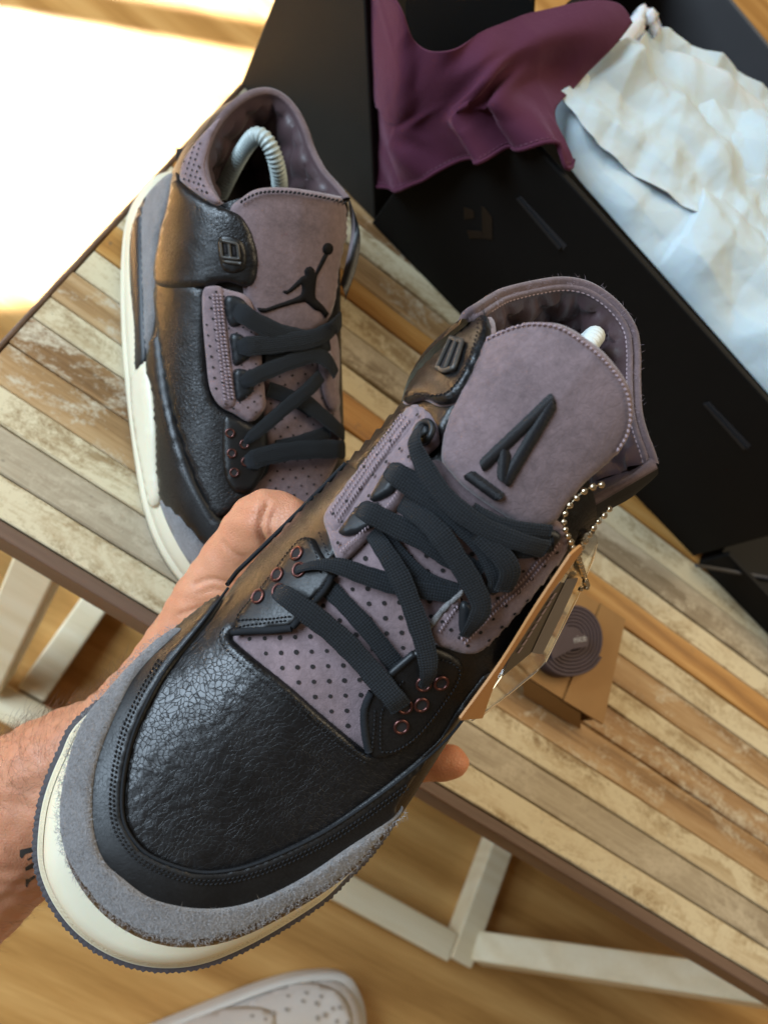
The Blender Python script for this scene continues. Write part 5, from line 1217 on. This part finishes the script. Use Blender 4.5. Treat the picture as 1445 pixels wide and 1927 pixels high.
# ================================================================ swing tag and bead chain on the held shoe
def swing_tag():
    s = A
    def near(p, z, gap=.003):                    # never sink into the shoe
        q = s.pw(p, z); L = s.bvh(.004)[0].ray_cast(Vector(CP), Vector(nz(ray(p))))[0]
        if L is not None and np.linalg.norm(np.array(L) - CP) < np.linalg.norm(q - CP) + gap: q = np.array(L) - nz(ray(p)) * gap
        return q
    q1, q2, q3 = near((1066, 1048), .080, .004), near((868, 1354), .048, .004), s.pw((1030, 1240), .030)
    nrm = nz(np.cross(q2 - q1, q3 - q1)); nrm = nrm if nrm @ (CP - q1) > 0 else -nrm; p0 = q1
    f = lambda p, d=0.0: wplane(p, p0 + nrm * d, nrm)
    t = empty('swing_tag', f((990, 1200)), 'clear acrylic swing tag with an orange kraft card behind it, hanging beside the held sneaker', 'swing tag')
    def plate(name, poly, d, th, mat, sm=4, bv=None):
        P = resample(catmull(poly, sm, True), 7, True) if sm else np.array(poly, float)
        V1 = [f(p, d) for p in P]; k = len(V1); V = V1 + [v - nrm * th for v in V1]
        o = fixn(mk(name, V, [tuple(range(k)), tuple(range(2 * k - 1, k - 1, -1))] + [(i, (i + 1) % k, k + (i + 1) % k, k + i) for i in range(k)], mat, t, False))
        if bv: bevel(o, bv)
        return o
    plate('kraft_card', [(1074, 1044, 1), (1094, 1026, 1), (1096, 1036, 1), (1040, 1112), (984, 1198), (938, 1272), (908, 1352, 1), (864, 1356, 1), (943, 1247), (1010, 1140)], .0030, .0008, plain('orange_kraft', (.40, .185, .058), .6, 500, .0001, .15), 4)
    plate('printed_card', [(1054, 1096, 1), (1066, 1098, 1), (1036, 1166, 1), (1000, 1228, 1), (944, 1274, 1), (958, 1240), (996, 1172)], .0019, .0002, plain('dark_print', (.03, .022, .018), .5), 3)
    plate('grey_insert', [(1066, 1090, 1), (1088, 1088, 1), (1060, 1150), (1020, 1232, 1), (1000, 1228, 1), (1032, 1160)], .0022, .0002, plain('grey_insert', (.10, .088, .090), .5), 3)
    for k in range(8):
        a = np.array((1036, 1128)) + np.array((-9.0, 14.5)) * k; plate('print_line', [(*a, 1), (a[0] + 7, a[1] - 9, 1), (a[0] + 11, a[1] - 12, 1), (a[0] + 4, a[1] - 1, 1)], .0024, .0002, M_thl, 0)
    g = NT('clear_acrylic'); gl = g.done((.97, .985, .98), .03, None, trans=1.0, ior=1.45)
    plate('acrylic_plate', [(1100, 1004), (1116, 1003), (1124, 1016), (1116, 1046), (1084, 1122), (1024, 1244), (1006, 1264, 1), (900, 1350), (884, 1356, 1), (896, 1340), (975, 1230), (1056, 1105), (1092, 1030)], .0014, .0022, gl, 4)
    mk('acrylic_rim', *tube([f(p, .0004) for p in ((1120, 1022), (1114, 1048), (1084, 1122), (1024, 1244), (1006, 1263), (960, 1301), (900, 1348))], .0009, 6), gl, t)
    # chain
    ch = empty('bead_chain', f((1080, 1050)), 'gold bead chain looped through the swing tag and the ankle flap', 'chain')
    M = NT('pale_gold').done((.80, .66, .46), .22, metal=1.0); Mw = NT('pale_gold_wire').done((.5, .4, .27), .3, metal=1.0)
    pA_ = [(1131, 912, .114), (1112, 917, .117), (1095, 927, .117), (1078, 943, .116), (1065, 960, .116), (1060, 981, .113), (1065, 1001, .108), (1073, 1019, .102), (1081, 1037, .096), (1088, 1053, .092), (1093, 1068, .089), (1097, 1082, .087), (1101, 1094, .085), (1098, 1105, .083), (1092, 1109, .082)]
    pB_ = [(1146, 958, .098), (1134, 972, .096), (1122, 985, .094), (1112, 1000, .092), (1103, 1014, .090), (1095, 1028, .089), (1090, 1040, .090), (1087, 1052, .091)]
    pC_ = [(1101, 1094, .0862), (1104, 1100, .0855), (1103, 1106, .085)]
    for L, sp in ((pA_, .0030), (pB_, .0026), (pC_, .0016)):
        P = cat3([near(p[:2], p[2] + .006, .0025) for p in L], 8); mk('wire', *tube(P, .00018, 5), Mw, ch)
        for q in resample(P, sp):
            r = .00112 * random.uniform(.9, 1.08); V, F = tube([q + np.array([0, 0, 1]) * r * math.sin(a) for a in np.linspace(-1.5, 1.5, 8)], [r * math.cos(a) for a in np.linspace(-1.5, 1.5, 8)], 10)
            mk('bead', V, F, M, ch)
swing_tag()

# ================================================================ the white sneaker on the floor
def white_sneaker():
    tip = W((680, 1912), .02); back = W((330, 2030), .02); ax = (tip - back) * np.array([1, 1, 0]); ax = nz(ax); sd = np.cross([0, 0, 1.], ax)
    L = .29; O = tip - ax * L; O[2] = 0
    Wt = Shoe(O, ax, sd, np.array([0, 0, 1.]))
    t = empty('sneaker', Wt.w((.15, 0, 0)), 'plain white leather sneaker with perforated toe standing on the oak floor', 'sneaker')
    U2 = [(.02, .034, .025), (.08, .040, .024), (.15, .046, .024), (.20, .049, .023), (.24, .047, .023), (.272, .038, .023), (.285, .020, .023), (.289, 0, .023), (.285, -.020, .023), (.272, -.038, .023), (.24, -.047, .023), (.20, -.049, .023), (.15, -.046, .024), (.08, -.040, .024), (.02, -.034, .025)]
    G = hull_from(resample(cat3(U2, 8), .006), cat3([(.02, 0, .10), (.10, 0, .098), (.14, 0, .090), (.18, 0, .076), (.21, 0, .066), (.235, 0, .058), (.245, 0, .056)], 6), ([.05, .12, .2, .26], [2.4] * 4), ([.05, .12, .2, .26], [2.2] * 4), nt=16)
    Wt.sethull(G)
    M = plain('white_leather', (.74, .69, .64), .45, 260, .0002, .05); Mc = plain('off_white_rubber', (.72, .68, .62), .5, 0, 0, .04)
    mk('upper', Wt.HV, Wt.HF, M, t)
    O2 = resample(cat3([(u[0] + (.006 if u[0] > .25 else 0), u[1] * 1.10) for u in U2] + [(.0, -.02), (-.004, 0), (.0, .02)], 8, True), .005, True); n = len(O2)
    V = []
    for z, k in ((.0, .97), (.003, 1.0), (.02, 1.0), (.026, .985), (.027, .93)): V += [Wt.w((.14 + (q[0] - .14) * k, q[1] * k, z)) for q in O2]
    fixn(mk('sole', V, grid_faces(5, n, wrap_c=True) + [tuple(range(n))[::-1]], Mc, t))
    Wt.panel('toe_overlay', [(470, 1893), (500, 1862), (560, 1846), (610, 1852), (648, 1874), (664, 1920), (650, 1980), (560, 2010), (500, 1970), (505, 1930)], .0016, M, t, th=.0012, step=12, edge=9)
    Wt.panel('side_overlay', [(300, 1935), (360, 1908), (430, 1893), (490, 1893), (520, 1912), (505, 1960), (420, 1990), (330, 1995)], .0030, M, t, th=.002, step=14, edge=9)
    Md = plain('perforation_shade', (.42, .37, .32), .7)
    Wt.holes('perforations', [(542, 1874), (576, 1868), (604, 1875), (596, 1888), (626, 1898), (612, 1910), (640, 1896), (598, 1916), (570, 1884), (475, 1912), (500, 1918), (515, 1906), (540, 1900), (655, 1925), (634, 1922)], .0032, .0022, Md, t)
white_sneaker()
